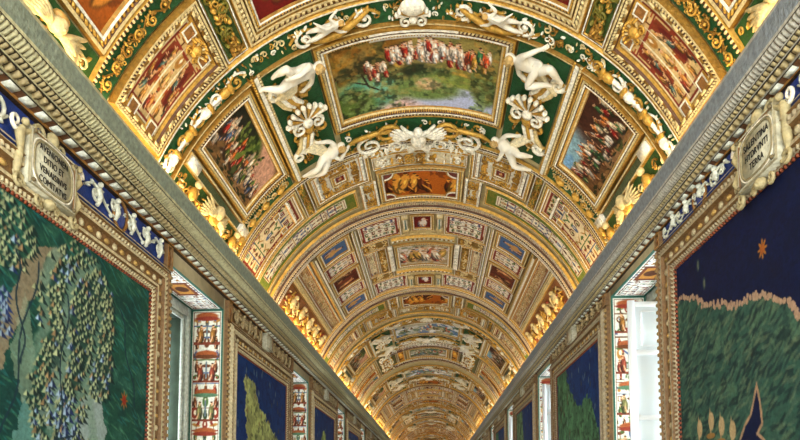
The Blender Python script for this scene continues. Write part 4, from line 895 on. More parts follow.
# ---------------- front bay F (nearest): shell grotesque panels, coffers, brown pictures
for sd, sg in SIDES:
    s0, s1 = srange(sg, 40.8, 64.6)
    def shellp(w, h, px):
        p = grotesque(w, h, px, 91, (.78, .66, .44), 1.4, (BRICK, OCH, BROWN, (.62, .28, .10)), None)
        for k in (-1, 1):
            p.rect(w / 2 + k * w * .29 - w * .10, h * .22, w / 2 + k * w * .29 + w * .10, h * .70, (.48, .20, .10)); p.ell(w / 2 + k * w * .29, h * .5, w * .06, h * .2, (.36, .10, .07))
            for q in range(9): p.fig(w / 2 + k * w * (.20 + .025 * q), h * (.36 + .055 * q), h * .15, [OCH, (.72, .55, .35), BROWN, (.3, .4, .36), (.62, .34, .16)][q % 5], lean=p.rng.uniform(-.5, .5))
            p.line([(w / 2 + k * w * .12, h * .2), (w / 2 + k * w * .12, h * .95)], w * .012, (.90, .86, .74)); p.line([(w / 2 + k * w * .44, h * .2), (w / 2 + k * w * .44, h * .8)], w * .012, BRICK)
        p.fig(w / 2, h * .60, h * .22, (.78, .58, .30)); p.fig(w / 2, h * .88, h * .22, (.70, .45, .2)); p.fig(w * .44, h * .9, h * .18, BRICK)
        p.border(min(w, h) * .01, min(w, h) * .03, (.88, .82, .66)); p.border(min(w, h) * .04, min(w, h) * .035, BRICK)
        return p
    def shx(r, a, b, c_, e):
        ym = (c_ + e) / 2; z = sg * D(46); m = MB(); shell3(m, z, ym, .15, PI if sg > 0 else 0, (GOLD, DGOLD, CREAM), .02); m.ball((z - sg * .05, ym, .06), (.06, .06, .05), GOLD, 8, 5); m.build('shell', M_gilt, V, r, smooth=True)
        for yy in (c_ + .12, e - .12):
            for zz in (sg * D(44.6), sg * D(61.5)):
                m = MB(); m.frame(zz - .085, zz + .085, yy - .085, yy + .085, prof_thin(1.1)); plate(m, zz - .05, zz + .05, yy - .05, yy + .05, (.62, .42, .2, .2), .03); m.build('small_square', M_gilt, V, r)
    pr = [(.012, 0, .07, DGOLD), (.022, .07, .07, CREAM), (.006, .07, .05, UMBER), (.032, .05, .05, CREAM, B(kind='bead', col2=UMBER, pitch=.042, bump=.02)), (.006, .05, .06, UMBER), (.03, .06, .06, CREAM, B(kind='dentil', col2=DGOLD, pitch=.16, bump=.010)), (.01, .06, .03, UMBER), (.03, .03, .02, GOLD), (.01, .02, .012, DGOLD)]
    PF.append(panel_thing('shell_fresco', 'cream and red grotesque panel with gilt shell', sd, 'painting', 'shell panels', s0, s1, 5.22, 6.15, pr, shellp, sd, .009, shx))
    s0, s1 = srange(sg, 35.2, 40.6)
    orn_ground('leaf_strip', 'olive strip with gilt leaves between coffer and shell panel', sd, 'leaf strips', s0, s1, 4.9, 6.16, 34, .14, (GOLD, DGOLD, (.45, .42, .14, .2)), (.22, .30, .10, 0), PF, 93)
    s0, s1 = srange(sg, 2.0, 35.0)
    PF.append(panel_thing('dark_red_coffer', 'dark red coffer with gilt scroll painting in dentil frame', sd, 'coffer', 'dark red coffers', s0, s1, 5.0, 6.15, prof_dent(1.1) + prof_mid(1.0), lambda w, h, px: mono(w, h, px, 95, (.42, .08, .05), (.28, .05, .04), (.78, .46, .16)), 'near', .012))
    # green scroll band and brown picture in front
    s0, s1 = srange(sg, 41, 69)
    PF.append(relief_thing('green_scroll_strip', 'green strip with gilt leaf scroll before shell panel', sd, 'ornament', 'narrow green strips', sg * D(54), 5.06, (lambda m, sg=sg: (rinceau(m, (sg * D(41), 5.07), (sg * D(68), 5.07), .16, (GOLD, DGOLD, GOLD), .03), clutter(m, *srange(sg, 42, 68), 4.98, 5.17, 70, (GOLD, DGOLD), .06, .02, None, 5))), (s0, s1, 4.95, 5.20), GREEN,
        edge=lambda m: (m.bar((-D(69) if sg < 0 else D(41), 4.90), (-D(41) if sg < 0 else D(69), 4.90), [(.012, 0, .05, GOLD), (.03, .05, .05, CREAM, B(kind='bead', col2=UMBER, pitch=.05, bump=.016)), (.012, .05, 0, DGOLD)]))))
    s0, s1 = srange(sg, 40, 60.5)
    PF.append(panel_thing('brown_painting', 'orange brown fresco in cream and gilt frame', sd, 'painting', 'brown pictures nearest the viewer', s0, s1, 2.8, 4.90, prof_mid(1.5), lambda w, h, px: mono(w, h, px, 97, (.60, .30, .08), (.34, .16, .05), (.74, .46, .16)), sd, .014))
    def ang(m, sg=sg):
        c = sg * D(64.5); clutter(m, *srange(sg, 61, 70), 2.9, 4.9, 90, (GOLD, GOLD, DGOLD, CREAM), .12, .03, None, 101)
        wings3(m, c, 4.30, .34, 0 if sg < 0 else PI, CREAM, .05); m.ball((c - sg * .05, 4.30, .10), (.085, .075, .08), CREAM, 10, 8); m.ball((c - sg * .11, 4.30, .10), (.05, .085, .06), (.72, .55, .28, .1), 8, 5)
        m.ball((c - sg * .03, 4.30, .175), (.014, .012, .016), CREAM, 6, 4)
    PF.append(relief_thing('winged_head_relief', 'cream winged cherub head on green ground beside brown fresco', sd, 'relief', 'cherub heads', sg * D(65), 4.0, ang, (*srange(sg, 60.8, 70.5), 2.8, 4.93), (.14, .30, .10, 0), part='cherub'))

# ---------------- bay D: short bay between two landscapes
for y0, y1 in ((.0, 0),): pass
def dbay():
    y = 21.55
    band_thing('white_band', 'white grotesque band behind second landscape', y + .0, y + .75, 30, PD, 111, (.90, .88, .82), 'white bands', .02)
    PD.append(panel_thing('grey_painting', 'grey cloudy picture in cream frame', 'C', 'painting', 'grey pictures', -D(16), D(16), y + .85, y + 2.35, prof_mid(2), lambda w, h, px: landscape(w, h, px, 113, 1), 'near', .02))
    for sd, sg in SIDES:
        s0, s1 = srange(sg, 16.8, 22.5); PD.append(panel_thing('orange_strip', 'upright orange strip beside grey picture', sd, 'painting', 'orange strips', s0, s1, y + .3, y + 2.6, prof_thin(1.2), lambda w, h, px: mono(w, h, px, 115), 'near', .02))
        s0, s1 = srange(sg, 23, 38)
        orn_ground('arabesque_relief', 'white panel crowded with gilt and white scrolls', sd, 'crowded scroll panels', s0, s1, y + .1, y + 3.0, 46, .30, (WHITE, GOLD, DGOLD, WHITE), (.42, .40, .20, 0), PD, 117)
        s0, s1 = srange(sg, 38.5, 68); PD.append(panel_thing('grotesque_fresco', 'tall cream grotesque panel outside crowded scroll panel', sd, 'painting', 'tall cream panels', s0, s1, y + 0.1, y + 1.2, prof_mid(2), lambda w, h, px: grotesque(w, h, px, 119, (.86, .78, .6)), sd, .02))
        s0, s1 = srange(sg, 38.5, 68); PD.append(panel_thing('orange_painting', 'curved orange picture on the flank', sd, 'painting', 'curved orange pictures', s0, s1, y + 1.25, y + 2.1, prof_mid(2), lambda w, h, px: mono(w, h, px, 121), sd, .02))
        PD.append(panel_thing('blue_painting', 'curved blue grey picture on the flank', sd, 'painting', 'curved blue pictures', s0, s1, y + 2.15, y + 3.0, prof_mid(2), lambda w, h, px: landscape(w, h, px, 123, 1), sd, .02))
    band_thing('white_band', 'white grotesque band before third landscape', y + 2.45, y + 3.0, 30, PD, 125, (.90, .88, .82), 'white bands', .02)
    arch(y + 3.02, y + 3.2, 'bold rib closing the short bay', PD); arch(y - .12, y + 0, 'bold rib opening the short bay', PD)
dbay()

# landscape variants for the farther bays
def variant(kind, seed):
    p0 = PA[0]; ch = [c for c in CH[p0.name] if c.name.startswith('painting')][0]
    d = pw(prof_big()); w, h = (AR - AL - 2 * d), (8.30 - 6.60 - 2 * d)
    t = root('tmp', ORG[p0.name]); o = srgb_panel('painting', landscape(w, h, .02, seed, kind), AL + d, AR - d, 6.60 + d, 8.30 - d, 'near', V, t, M_fresco)
    me = o.data; bpy.data.objects.remove(o); bpy.data.objects.remove(t); return me
VB, VC = variant(1, 203), variant(1, 207)

# ---------------- set the bays out along the hall
def copy_set(protos, dy, mirror=None, swap=None):
    for (o, base, place, cat, grp) in [q for q in list(REG) if q[0] in protos]:
        sw = swap if (swap and o.name.startswith('landscape_painting')) else None
        REG.append([dup(o, dy, mirror, sw), base, place, cat, grp])
BASEREG = len(REG)
for dy_ in (-1.22, -2.44): copy_set([o for o in PF if o.name.startswith(('dark_red_coffer', 'leaf_strip'))], dy_)
protoC = list(PC)
copy_set(PBm, 0, CB)                       # back half of the first inner bay
copy_set(PC, 0, CB)                        # C mirrored: 15.6 .. 18
LC = 7.45                                  # landscape centre
def group_A(dy, sw=None, mir=None): copy_set(PA, dy, mir, sw)
group_A(12.25, {'painting': VB}, None)     # second landscape about 19.7
copy_set(PD, 0)if 0 else None
group_A(19.55, {'painting': VC})           # third, about 27
y = 19.55
k = 0
while True:
    # C and B and C mirrored following a landscape, then landscape, D, landscape
    copy_set(PC, y); copy_set(PB_, y); copy_set(PBm, y); copy_set(PBm, y, CB); copy_set(PC, y, CB)
    group_A(y + 12.25, {'painting': VB}); copy_set(PD, y + 0.0 + 0 if False else y); 
    y += 19.55
    group_A(y, {'painting': VC}); k += 1
    if k == 2: break
copy_set(PC, y)

# ================================================================= WALLS
def wmap(side): return WL if side == 'L' else WR
Y_IN = {'L': 2.31 + 1.65, 'R': 2.44 + 1.65}      # top of the painted maps
def worg(side, y, z): return ((XL if side == 'L' else XR), y, z)
BMAP = [(2.6, 7.05)] + [(WIN[k][1], WIN[k + 1][0]) for k in range(1, len(WIN) - 1)]
DKB = (.05, .09, .34)
def terrain_green(w, h, px):
    """near left map: y0 = 3.05 at x=0, top z_rel 2.29 at y=0"""
    p = P(w, h, px, (.07, .23, .18), 301); p.mix((p.fbm(.6) - .35) * 1.4, (.12, .31, .22)); p.mix(np.clip((p.fbm(.9) - .5) * 4, 0, 1) * .7, (.05, .22, .20))
    g = p.rng; U = lambda y, z: (y - p.y0, 2.31 - z)
    p.mix(np.clip((p.fbm(.15) - .5) * 4, 0, 1) * .5, (.24, .44, .36)); p.mix(np.clip((p.fbm(.3) - .52) * 5, 0, 1) * .6, (.04, .17, .16))
    for k in range(1600):
        x, y = g.random() * w, g.random() * h; p.ell(x, y, .05, .008, ((.06, .24, .20), (.26, .46, .34), (.12, .40, .40))[k % 3], .5 + g.uniform(-.3, .3), .6, .5)
    for poly, c, o in (([(4.55, 2.02), (4.85, 2.10), (5.0, 2.2), (4.72, 1.75), (4.5, 1.5), (4.35, 1.2), (4.25, .9), (4.15, 1.0), (4.3, 1.5), (4.45, 1.8)], (.55, .46, .36), .8),
                       ([(5.30, 1.02), (5.52, 1.05), (5.72, .62), (5.74, .3), (5.35, .3), (5.25, .6)], (.58, .62, .60), .85), ([(4.95, 2.02), (5.5, 2.18), (5.5, 2.08), (5.1, 1.92)], (.56, .56, .38), .8),
                       ([(4.9, 1.7), (5.05, 1.7), (5.1, 1.2), (5.0, .9), (4.85, .5), (4.7, .6), (4.85, 1.1)], (.50, .52, .50), .6), ([(4.5, .75), (4.7, .6), (4.9, .0), (4.3, .0)], (.40, .56, .52), .7),
                       ([(4.45, 1.6), (4.62, 1.2), (4.6, .8), (4.5, .7), (4.35, 1.1)], (.52, .56, .46), .6)):
        p.poly([U(*q) for q in poly], c, o, .12)
    def mountain(x, y, a, blue=0):
        d = [(.05, .13, .12), (.08, .14, .30)][blue]; l = [(.66, .70, .52), (.60, .70, .78)][blue]
        if g.random() < .12: l = (.64, .52, .36)
        a = a * g.uniform(.8, 1.3); hx = 1.7; A, B_, M_, C_ = (x, y - a * 1.0), (x - a * .75 * hx, y + a * .6), (x + a * .12, y + a * .55), (x + a * 1.25 * hx, y + a * .85)
        f1, f2 = g.uniform(.8, 1.2), g.uniform(.72, 1.06); p.tri(A, M_, C_, [q * f1 for q in d]); p.tri(A, B_, M_, [q * f2 for q in l])
    VAL = [[(5.45, 2.2), (5.1, 1.95), (5.0, 1.6), (5.05, 1.2), (4.9, .9), (4.85, .4), (4.95, 0)], [(4.85, 2.1), (4.7, 1.8), (4.74, 1.4), (4.55, 1.0)], [(5.55, 1.75), (5.42, 1.2), (5.2, .8), (5.1, .5)], [(5.35, 1.05), (5.5, .5), (5.6, 0)]]
    VP = [(a[0] + (b[0] - a[0]) * t, a[1] + (b[1] - a[1]) * t) for c in VAL for a, b in zip(c[:-1], c[1:]) for t in np.linspace(0, 1, 12)]
    def field(poly, st, blue=0.0):
        ys_ = [q[0] for q in poly]; zs = [q[1] for q in poly]
        def inside(y, z):
            c = False
            for k in range(len(poly)):
                a, b = poly[k], poly[(k + 1) % len(poly)]
                if (a[1] > z) != (b[1] > z) and y < (b[0] - a[0]) * (z - a[1]) / (b[1] - a[1]) + a[0]: c = not c
            return c
        row = max(zs); r = 0
        while row > min(zs):
            y = min(ys_) + (r % 2) * st * .6
            while y < max(ys_):
                z = row + .05 * math.sin(y * 9) + g.uniform(-.014, .014); yy = y + g.uniform(-.28, .28) * st + .04 * math.sin(row * 8)
                if inside(yy, z) and g.random() < .92 and min((yy - v[0]) ** 2 + ((z - v[1]) * 1.3) ** 2 for v in VP) > .0014: q = U(yy, z); mountain(q[0], q[1], st * g.uniform(.42, .56), 1 if g.random() < blue else 0)
                y += st * 1.15
            row -= st * .66; r += 1
    p.poly([U(*q) for q in [(4.70, 1.98), (5.4, 2.12), (5.72, 2.0), (5.80, 1.5), (5.72, .98), (5.1, .86), (4.7, 1.2)]], (.12, .22, .18), .7, .15)
    for v in VP: q = U(*v); p.ell(q[0], q[1], .055, .03, (.42, .52, .44), g.uniform(-.5, .5), .7, .45)
    field([(4.70, 1.98), (5.05, 2.30), (5.45, 2.28), (5.74, 2.02), (5.84, 1.5), (5.74, .95), (5.40, .80), (5.25, .2), (4.9, 0), (4.6, .5), (4.52, .8), (4.66, 1.3), (4.58, 1.7)], .062, .10)
    field([(4.2, 2.30), (4.5, 2.25), (4.62, 2.05), (4.45, 1.75), (4.2, 1.70), (3.2, 1.5), (3.2, 2.3)], .062, .05)
    field([(3.6, 1.62), (4.33, 1.55), (4.33, 1.2), (3.6, 1.15)], .055, .95); field([(5.3, .5), (5.8, .35), (6.1, 0), (5.3, 0)], .062, .3); field([(4.75, .95), (5.2, .85), (5.3, .3), (4.9, .2)], .06, .7)
    for a, b in (((5.02, 1.75), (4.95, .3)), ((4.62, 1.9), (4.30, .4)), ((4.35, 1.9), (4.5, 1.0)), ((5.2, .5), (4.5, .25)), ((5.9, 1.9), (6.3, .9))):
        q = [U(a[0] + (b[0] - a[0]) * t + .04 * math.sin(11 * t), a[1] + (b[1] - a[1]) * t + .03 * math.sin(7 * t)) for t in np.linspace(0, 1, 14)]; p.line(q, .009, (.07, .16, .20))
    cx, cy = U(6.04, .96)
    for k in range(8): a = k * PI / 4; p.line([(cx, cy), (cx + .07 * math.cos(a), cy + .09 * math.sin(a))], .009, (.52, .34, .12))
    p.ell(cx, cy, .035, .045, (.50, .16, .08))
    return p
def terrain_blue(w, h, px):
    """near right map, columns run from the viewer side outwards: x = (y1 - Y)"""
    p = P(w, h, px, (.01, .05, .18), 302); p.mix((p.fbm(.12) - .3) * .8, (.03, .09, .28)); p.mix(np.clip((p.fbm(.05) - .55) * 6, 0, 1) * .6, (.01, .03, .13))
    g = p.rng; U = lambda y, z: (p.y1 - y, 2.44 - z)
    coast = [(6.9, 2.12), (6.37, 2.06), (6.04, 1.95), (5.87, 1.81), (5.57, 1.74), (5.3, 1.63), (5.01, 1.63), (4.79, 1.56), (4.5, 1.39), (4.41, 1.27), (4.0, 1.15), (3.0, 1.0)]
    land = [U(*q) for q in coast] + [(w + .1, h + .1), (-.1, h + .1)]
    ins = p.poly(land, (.16, .29, .24), 1, .12)
    n = p.fbm(.22); p.mix(ins * np.clip((n - .48) * 5, 0, 1) * .8, (.30, .40, .30)); p.mix(ins * np.clip((p.fbm(.12) - .55) * 8, 0, 1) * .7, (.06, .14, .14))
    for k in range(2600):
        x, y = g.random() * w, g.random() * h; i_, j_ = min(p.h - 1, int(y / px)), min(p.w - 1, int(x / px))
        if ins[i_, j_]: p.ell(x, y, .05, .012, ((.06, .13, .13), (.34, .40, .30), (.17, .28, .24))[k % 3], -.5 + g.uniform(-.5, .5), .6, .6)
        elif k % 2: p.ell(x, y, .02, .01, (.02, .03, .16), 0, .6, .7)
    pts = [U(*q) for q in coast]
    for a, b in zip(pts[:-1], pts[1:]):
        for t in np.linspace(0, 1, 14): p.ell(a[0] + (b[0] - a[0]) * t + g.uniform(-.02, .02), a[1] + (b[1] - a[1]) * t + g.uniform(-.035, .02), .018, .022, (.62, .50, .40))
    bay = [U(5.50, .1), U(5.31, .44), U(5.22, .56), U(5.12, .64), U(5.07, .74), U(5.01, .88), U(4.97, .72), U(4.95, .55), U(5.03, .47), U(4.93, .41), U(4.6, .1), U(4.6, -.1), U(5.5, -.1)]
    p.poly(bay, (.01, .05, .18), 1, .08)
    for a, b in zip(bay[:-2], bay[1:-1]): p.line([a, b], .012, (.60, .48, .36))
    for (y, z) in ((6.1, .50), (5.85, .55), (5.65, .48), (5.45, .42)):
        x, yy = U(y, z); p.line([(x, yy), (x, yy - .22)], .012, (.62, .52, .36)); p.ell(x, yy + .02, .08, .025, (.55, .40, .20)); p.ell(x + .02, yy - .12, .05, .08, (.66, .56, .40))
    for (y, z) in ((5.99, 2.28), (5.87, 2.05)): x, yy = U(y, z); p.ell(x, yy, .03, .06, (.12, .20, .22)); p.ell(x, yy, .012, .04, (.40, .42, .34))
    cx, cy = U(4.84, 1.97)
    for k in range(8): a = k * PI / 4; p.line([(cx, cy), (cx + .06 * math.cos(a), cy + .075 * math.sin(a))], .010, (.60, .38, .12))
    p.ell(cx, cy, .032, .04, (.56, .30, .10))
    return p
def map_sea(variant):
    def f(w, h, px):
        p = P(w, h, px, (.03, .16, .36), 310 + variant); p.mix((p.fbm(.3) - .3) * 1.0, (.08, .26, .48)); p.mix(np.clip((p.fbm(.1) - .55) * 6, 0, 1) * .5, (.02, .08, .24)); g = p.rng
        if variant == 0:   # left, second: land strip falling to the right
            poly = [(.14, .08), (.20, .12), (.32, .12), (.36, .22), (.44, .28), (.58, .34), (.70, .42), (.84, .48), (.95, .62), (.98, 1.0), (.18, 1.0), (.20, .6), (.17, .25)]; c = (.52, .54, .32)
        elif variant == 1: poly = [(.35, .30), (.5, .16), (.62, .3), (.66, .6), (.7, 1.0), (.25, 1.0), (.3, .6)]; c = (.50, .56, .30)
        elif variant == 2: # right, second: columns run towards the viewer; land at the far side (left in view) and bottom
            poly = [(0, -.02), (.22, -.02), (.34, .14), (.46, .26), (.60, .30), (.72, .26), (.80, .30), (.86, .42), (.93, .50), (.97, 1.0), (0, 1.0)]; c = (.24, .38, .26)
        else: poly = [(0, 0), (.35, .0), (.42, .3), (.5, .7), (.55, 1), (0, 1)]; c = (.32, .42, .28)
        ins = p.poly([(q[0] * w, q[1] * h) for q in poly], c, 1, .35)
        p.mix(ins * np.clip((p.fbm(.15) - .45) * 5, 0, 1) * .7, [min(1, q * 1.45) for q in c]); p.mix(ins * np.clip((p.fbm(.1) - .55) * 8, 0, 1) * .7, [q * .5 for q in c])
        for k in range(26):
            x, y = g.random() * w, g.random() * h * .5
            if k % 2: p.ell(x, y, .02, .05, (.46, .52, .50), g.uniform(-.4, .4), .5, .7)
            else: p.ell(x, y, .03, .045, (.40, .26, .14), 0, .5, .5)
        return p
    return f
CR2 = (.74, .68, .52, 0); BR2 = (.45, .33, .18, 0)
def map_frame_prof(side):
    c = CR2 if side == 'L' else (.62, .56, .44, 0)
    return [(.02, 0, .07, c), (.035, .07, .10, c), (.012, .10, .07, BR2), (.04, .07, .07, c, B(kind='bead', col2=BR2, pitch=.06, bump=.02)), (.012, .07, .09, BR2), (.03, .09, .09, c), (.01, .09, .05, BR2),
            (.11, .05, .05, BR2), (.01, .05, .08, c), (.03, .08, .08, c), (.01, .08, .05, BR2), (.035, .05, .045, c, B(kind='bead', col2=BR2, pitch=.05, bump=.015)), (.012, .045, .03, c), (.022, .03, .02, (.50, .24, .12, 0), B(kind='dentil', col2=(.16, .10, .08, 0), pitch=.05, bump=.012))]
def map_thing(side, y0, y1, idx):
    """carved frame + painted map; the carved border is .42 wide"""
    zt = Y_IN[side]; pr = map_frame_prof(side); d = pw(pr); z0 = .85; r = root('map_fresco', worg(side, (y0 + y1) / 2, (z0 + zt) / 2)); mp = wmap(side)
    SB = .105; oy0, oy1 = y0, y1; y0, y1 = y0 + SB, y1 - SB
    m = MB(); m.frame(y0, y1, z0, zt + d, pr)
    for yy in (oy0 + SB, oy1): m.bar((yy, z0), (yy, zt + d), [(.012, 0, .05, BR2), (.081, .05, .05, (.62, .50, .30, .1), B(kind='bead', col2=BR2, pitch=.085, bump=.025)), (.012, .05, .0, BR2)])
    # rosettes and leaf scroll in the flat of the frame
    f0 = pw(pr[:7]); f1 = f0 + .11; c = (f0 + f1) / 2; col = CR2 if side == 'L' else (.66, .60, .46, 0)
    for a, b in (((y0 + c, z0 + c), (y0 + c, zt + d - c)), ((y1 - c, z0 + c), (y1 - c, zt + d - c)), ((y0 + c, zt + d - c), (y1 - c, zt + d - c))):
        L = math.hypot(b[0] - a[0], b[1] - a[1]); n = int(L / .14)
        for k in range(n + 1):
            t = k / n; x, z = a[0] + (b[0] - a[0]) * t, a[1] + (b[1] - a[1]) * t
            m.ball((x, z, .055), (.042, .042, .022), col, 6, 3) if k % 2 else m.ball((x, z, .055), (.05, .03, .018), (.70, .56, .30, .2), 6, 3)
    m.build('carved_frame', M_stone, mp, r)
    W_, H_ = y1 - y0 - 2 * d, zt - z0 - d
    px = .0095 if idx == 0 else .02
    fn = {('L', 0): terrain_green, ('R', 0): terrain_blue}.get((side, idx)) or map_sea((idx - 1) % 2 + (0 if side == 'L' else 2))
    P.y0 = y0 + d; P.y1 = y1 - d
    srgb_panel('painted_map', fn(W_, H_, px), y0 + d, y1 - d, z0 + d, zt, 'wall' + side, mp, r, M_fresco, .015)
    return r
LABM = {('L', 0): 'green painted map of mountains in carved cream frame, nearest on left wall', ('R', 0): 'dark blue painted map with green coast, nearest on right wall',
        ('L', 1): 'blue painted map with long pale land strip, second on left wall', ('R', 1): 'painted map of green land below blue sea, second on right wall'}
ORD = ['nearest', 'second', 'third', 'fourth', 'fifth', 'sixth', 'seventh', 'eighth', 'ninth', 'tenth', 'eleventh', 'twelfth', 'thirteenth', 'fourteenth', 'fifteenth', 'sixteenth', 'seventeenth', 'eighteenth', 'nineteenth', 'twentieth']
SW = {'L': 'left', 'R': 'right'}
def tagm(r, label, cat, group): r['label'] = label; r['category'] = cat; r['group'] = group
def letters(parent, side, rows, yc, zc, size, lead):
    for k, t in enumerate(rows):
        cu = bpy.data.curves.new('lettering', 'FONT'); cu.body = t; cu.size = size; cu.align_x = 'CENTER'; cu.align_y = 'CENTER'; cu.extrude = .002; cu.space_character = 1.05
        o = bpy.data.objects.new('tmp', cu); C.objects.link(o); dg = bpy.context.evaluated_depsgraph_get(); dg.update()
        me = bpy.data.meshes.new_from_object(o.evaluated_get(dg)); bpy.data.objects.remove(o)
        n = len(me.vertices); v = np.zeros(n * 3); me.vertices.foreach_get('co', v); v = v.reshape(-1, 3)
        sgn = 1 if side == 'L' else -1
        q = np.stack([yc + sgn * v[:, 0] * .80, zc + (len(rows) / 2 - .5 - k) * lead + v[:, 1], .126 + v[:, 2]], 1); q = wmap(side)(q) - np.array(ORG[parent.name])
        me.vertices.foreach_set('co', q.ravel()); me.materials.clear(); me.materials.append(M_letter); me.update()
        o = link('lettering', me, parent)
def plaque(side, yc, zc, w, h, rows, size, big):
    r = root('inscription_plaque', worg(side, yc, zc)); mp = wmap(side); m = MB()
    c = (.72, .70, .60, 0); c2 = (.56, .52, .40, 0)
    m.quads(*[np.array([(yc - w / 2, zc - h / 2, .122), (yc + w / 2, zc - h / 2, .122), (yc + w / 2, zc + h / 2, .122), (yc - w / 2, zc + h / 2, .122), (yc - w / 2, zc - h / 2, 0), (yc + w / 2, zc - h / 2, 0), (yc + w / 2, zc + h / 2, 0), (yc - w / 2, zc + h / 2, 0)]), [(0, 1, 2, 3), (0, 4, 5, 1), (1, 5, 6, 2), (2, 6, 7, 3), (3, 7, 4, 0)]], c)
    m.frame(yc - w / 2, yc + w / 2, zc - h / 2, zc + h / 2, [(.010, .122, .135, c2), (.014, .135, .135, c), (.008, .135, .124, BR2)])
    m.build('tablet', M_stone, mp, r)
    if big:
        m = MB(); t = np.linspace(0, 2 * PI, 49); e = 3.2
        f = lambda u, k: np.sign(np.cos(u)) * abs(np.cos(u)) ** (2 / e) * w * k
        g = lambda u, k: np.sign(np.sin(u)) * abs(np.sin(u)) ** (2 / e) * h * k
        m.tube([(yc + f(u, .41), zc + g(u, .40), .126) for u in t], .011, (.55, .50, .36, 0), 5); m.tube([(yc + f(u, .44), zc + g(u, .44), .126) for u in t], .007, WHITE, 5)
        for a in (-1, 1):
            for b in (-1, 1): m.ball((yc + a * w * .44, zc + b * h * .43, .145), (.02, .02, .015), (.40, .34, .22, 0), 8, 4)
        m.build('border', M_stone, mp, r)
        m = MB(); cw = (.66, .60, .43, 0)
        for a in (-1, 1):     # supporting putti-like terms, volutes, mask
            x = yc + a * (w / 2 + .05)
            m.tube([(x, zc - h * .45, .06), (x + a * .04, zc - h * .2, .10), (x - a * .01, zc + .02, .08), (x + a * .03, zc + h * .25, .10), (x, zc + h * .38, .10)], [.022, .034, .026, .038, .022], cw, 8)
            m.ball((x, zc + h * .47, .12), (.028, .034, .030), cw, 8, 6); m.tube([(x, zc + h * .3, .10), (x - a * .09, zc + h * .42, .12), (x - a * .13, zc + h * .50, .10)], [.026, .02, .015], cw, 6)
            spiral3(m, x + a * .06, zc + h * .42, .07, .018, WHITE, .07, 0, a, 1.3); spiral3(m, x, zc - h * .55, .07, .02, cw, .07, 0, -a, 1.3)
            spiral3(m, yc + a * .12, zc - h * .62, .05, .016, cw, .07, 0, a, 1.3); spiral3(m, yc + a * .13, zc + h * .57, .06, .018, cw, .07, PI, a, 1.3)
        m.ball((yc, zc + h * .58, .10), (.06, .075, .05), cw, 10, 6); m.ball((yc, zc - h * .60, .10), (.055, .05, .05), cw, 10, 6)
        m.build('supporters', M_stone, mp, r, smooth=True)
    if rows: letters(r, side, rows, yc, zc, size, size * 1.12)
    return r
def frieze(side, y0, y1, idx):
    d = pw(map_frame_prof(side)); zb = Y_IN[side] + d + .005; zt = FZ - .01; r = root('frieze_relief', worg(side, (y0 + y1) / 2, (zb + zt) / 2)); mp = wmap(side)
    m = MB(); h = zt - zb; b = .17   # end blocks
    gcol = (.10, .20, .46, 0) if idx == 0 else ((.50, .36, .20, 0))
    m.strip((y0, zb), (y1, zb), (y0, zt), (y1, zt), .02, .02, gcol); m.build('ground', M_stone, mp, r)
    zc = (zb + zt) / 2; m = MB(); ws = (.78, .78, .70, 0) if idx == 0 else (.62, .54, .38, 0)
    m.bar((y1, zb), (y0, zb), [(.001, 0, 0, CR2)]) if 0 else None
    m.strip((y0, zb), (y1, zb), (y0, zb + .03), (y1, zb + .03), .07, .05, CR2)
    ym = (y0 + y1) / 2 if idx else (4.66 if side == 'L' else 4.75)
    pwid = .50 if idx == 0 else .28
    yA, yB = max(y0, 2.9) + b, y1 - b
    for a, c in ((yA + .04, ym - pwid), (ym + pwid, yB - .04)):
        if c - a < .3: continue
        rinceau(m, (a, zc + .01), (c, zc + .01), h * .78, (ws, ws, ws), .04, True, h * .9)
        for k in range(int((c - a) / .32)):      # little figures between the scrolls
            x = a + .2 + k * .32; m.tube([(x, zb + .06, .05), (x + .02, zc - .02, .07), (x - .01, zc + h * .2, .07)], [.018, .03, .026], ws, 6); m.ball((x, zc + h * .3, .08), (.026, .03, .028), ws, 8, 5)
            m.tube([(x - .08, zc + h * .25, .06), (x, zc + h * .12, .07), (x + .08, zc + h * .22, .06)], [.012, .02, .012], ws, 5)
    m.build('scrollwork', M_stone, mp, r, smooth=True)
    if idx == 0:
        m = MB(); yo = 5.79 if side == 'L' else 5.84; m.ball((yo, zc, .02), (.13, .15, .035), (.20, .26, .50, 0), 16, 6); t = np.linspace(0, 2 * PI, 25)
        m.tube([(yo + .13 * math.cos(u), zc + .155 * math.sin(u), .045) for u in t], .018, (.50, .34, .14, .2), 5); m.build('oval_medallion', M_stone, mp, r, smooth=True)
    for yy in (y0, y1 - b):
        m = MB(); m.frame(yy, yy + b, zb, zt, [(.015, .0, .07, BR2), (.015, .07, .07, (.62, .44, .18, .3)), (.01, .07, .03, BR2)]); m.strip((yy, zb), (yy + b, zb), (yy, zt), (yy + b, zt), .03, .03, (.30, .17, .07, 0))
        clutter(m, yy + .02, yy + b - .02, zb + .04, zt - .04, 14, ((.62, .42, .16, .3), (.5, .3, .1, .2)), .07, .035, None, 3); m.build('end_block', M_stone, mp, r)
    return r
for side in 'LR':
    protos = {}
    for idx, (y0, y1) in enumerate(BMAP):
        a, b = y0 + .05, y1 - .05
        if idx < 3: m_ = map_thing(side, a, b, idx); f_ = frieze(side, a, b, idx); protos[idx] = (m_, f_, a)
        else:
            src = protos[1 + (idx - 1) % 2]
            m_ = dup(src[0], a - src[2]); f_ = dup(src[1], a - src[2])
        l = LABM.get((side, idx), '%s painted map along the %s wall, counted from the viewer' % (ORD[idx], SW[side]))
        tagm(m_, l, 'map', 'painted maps along the %s wall' % SW[side])
        tagm(f_, ('blue frieze of white scrolls and figures above nearest map on %s wall' if idx == 0 else ORD[idx] + ' frieze panel above the maps of the %s wall, brown with cream figures') % SW[side], 'frieze', 'friezes of the %s wall' % SW[side])
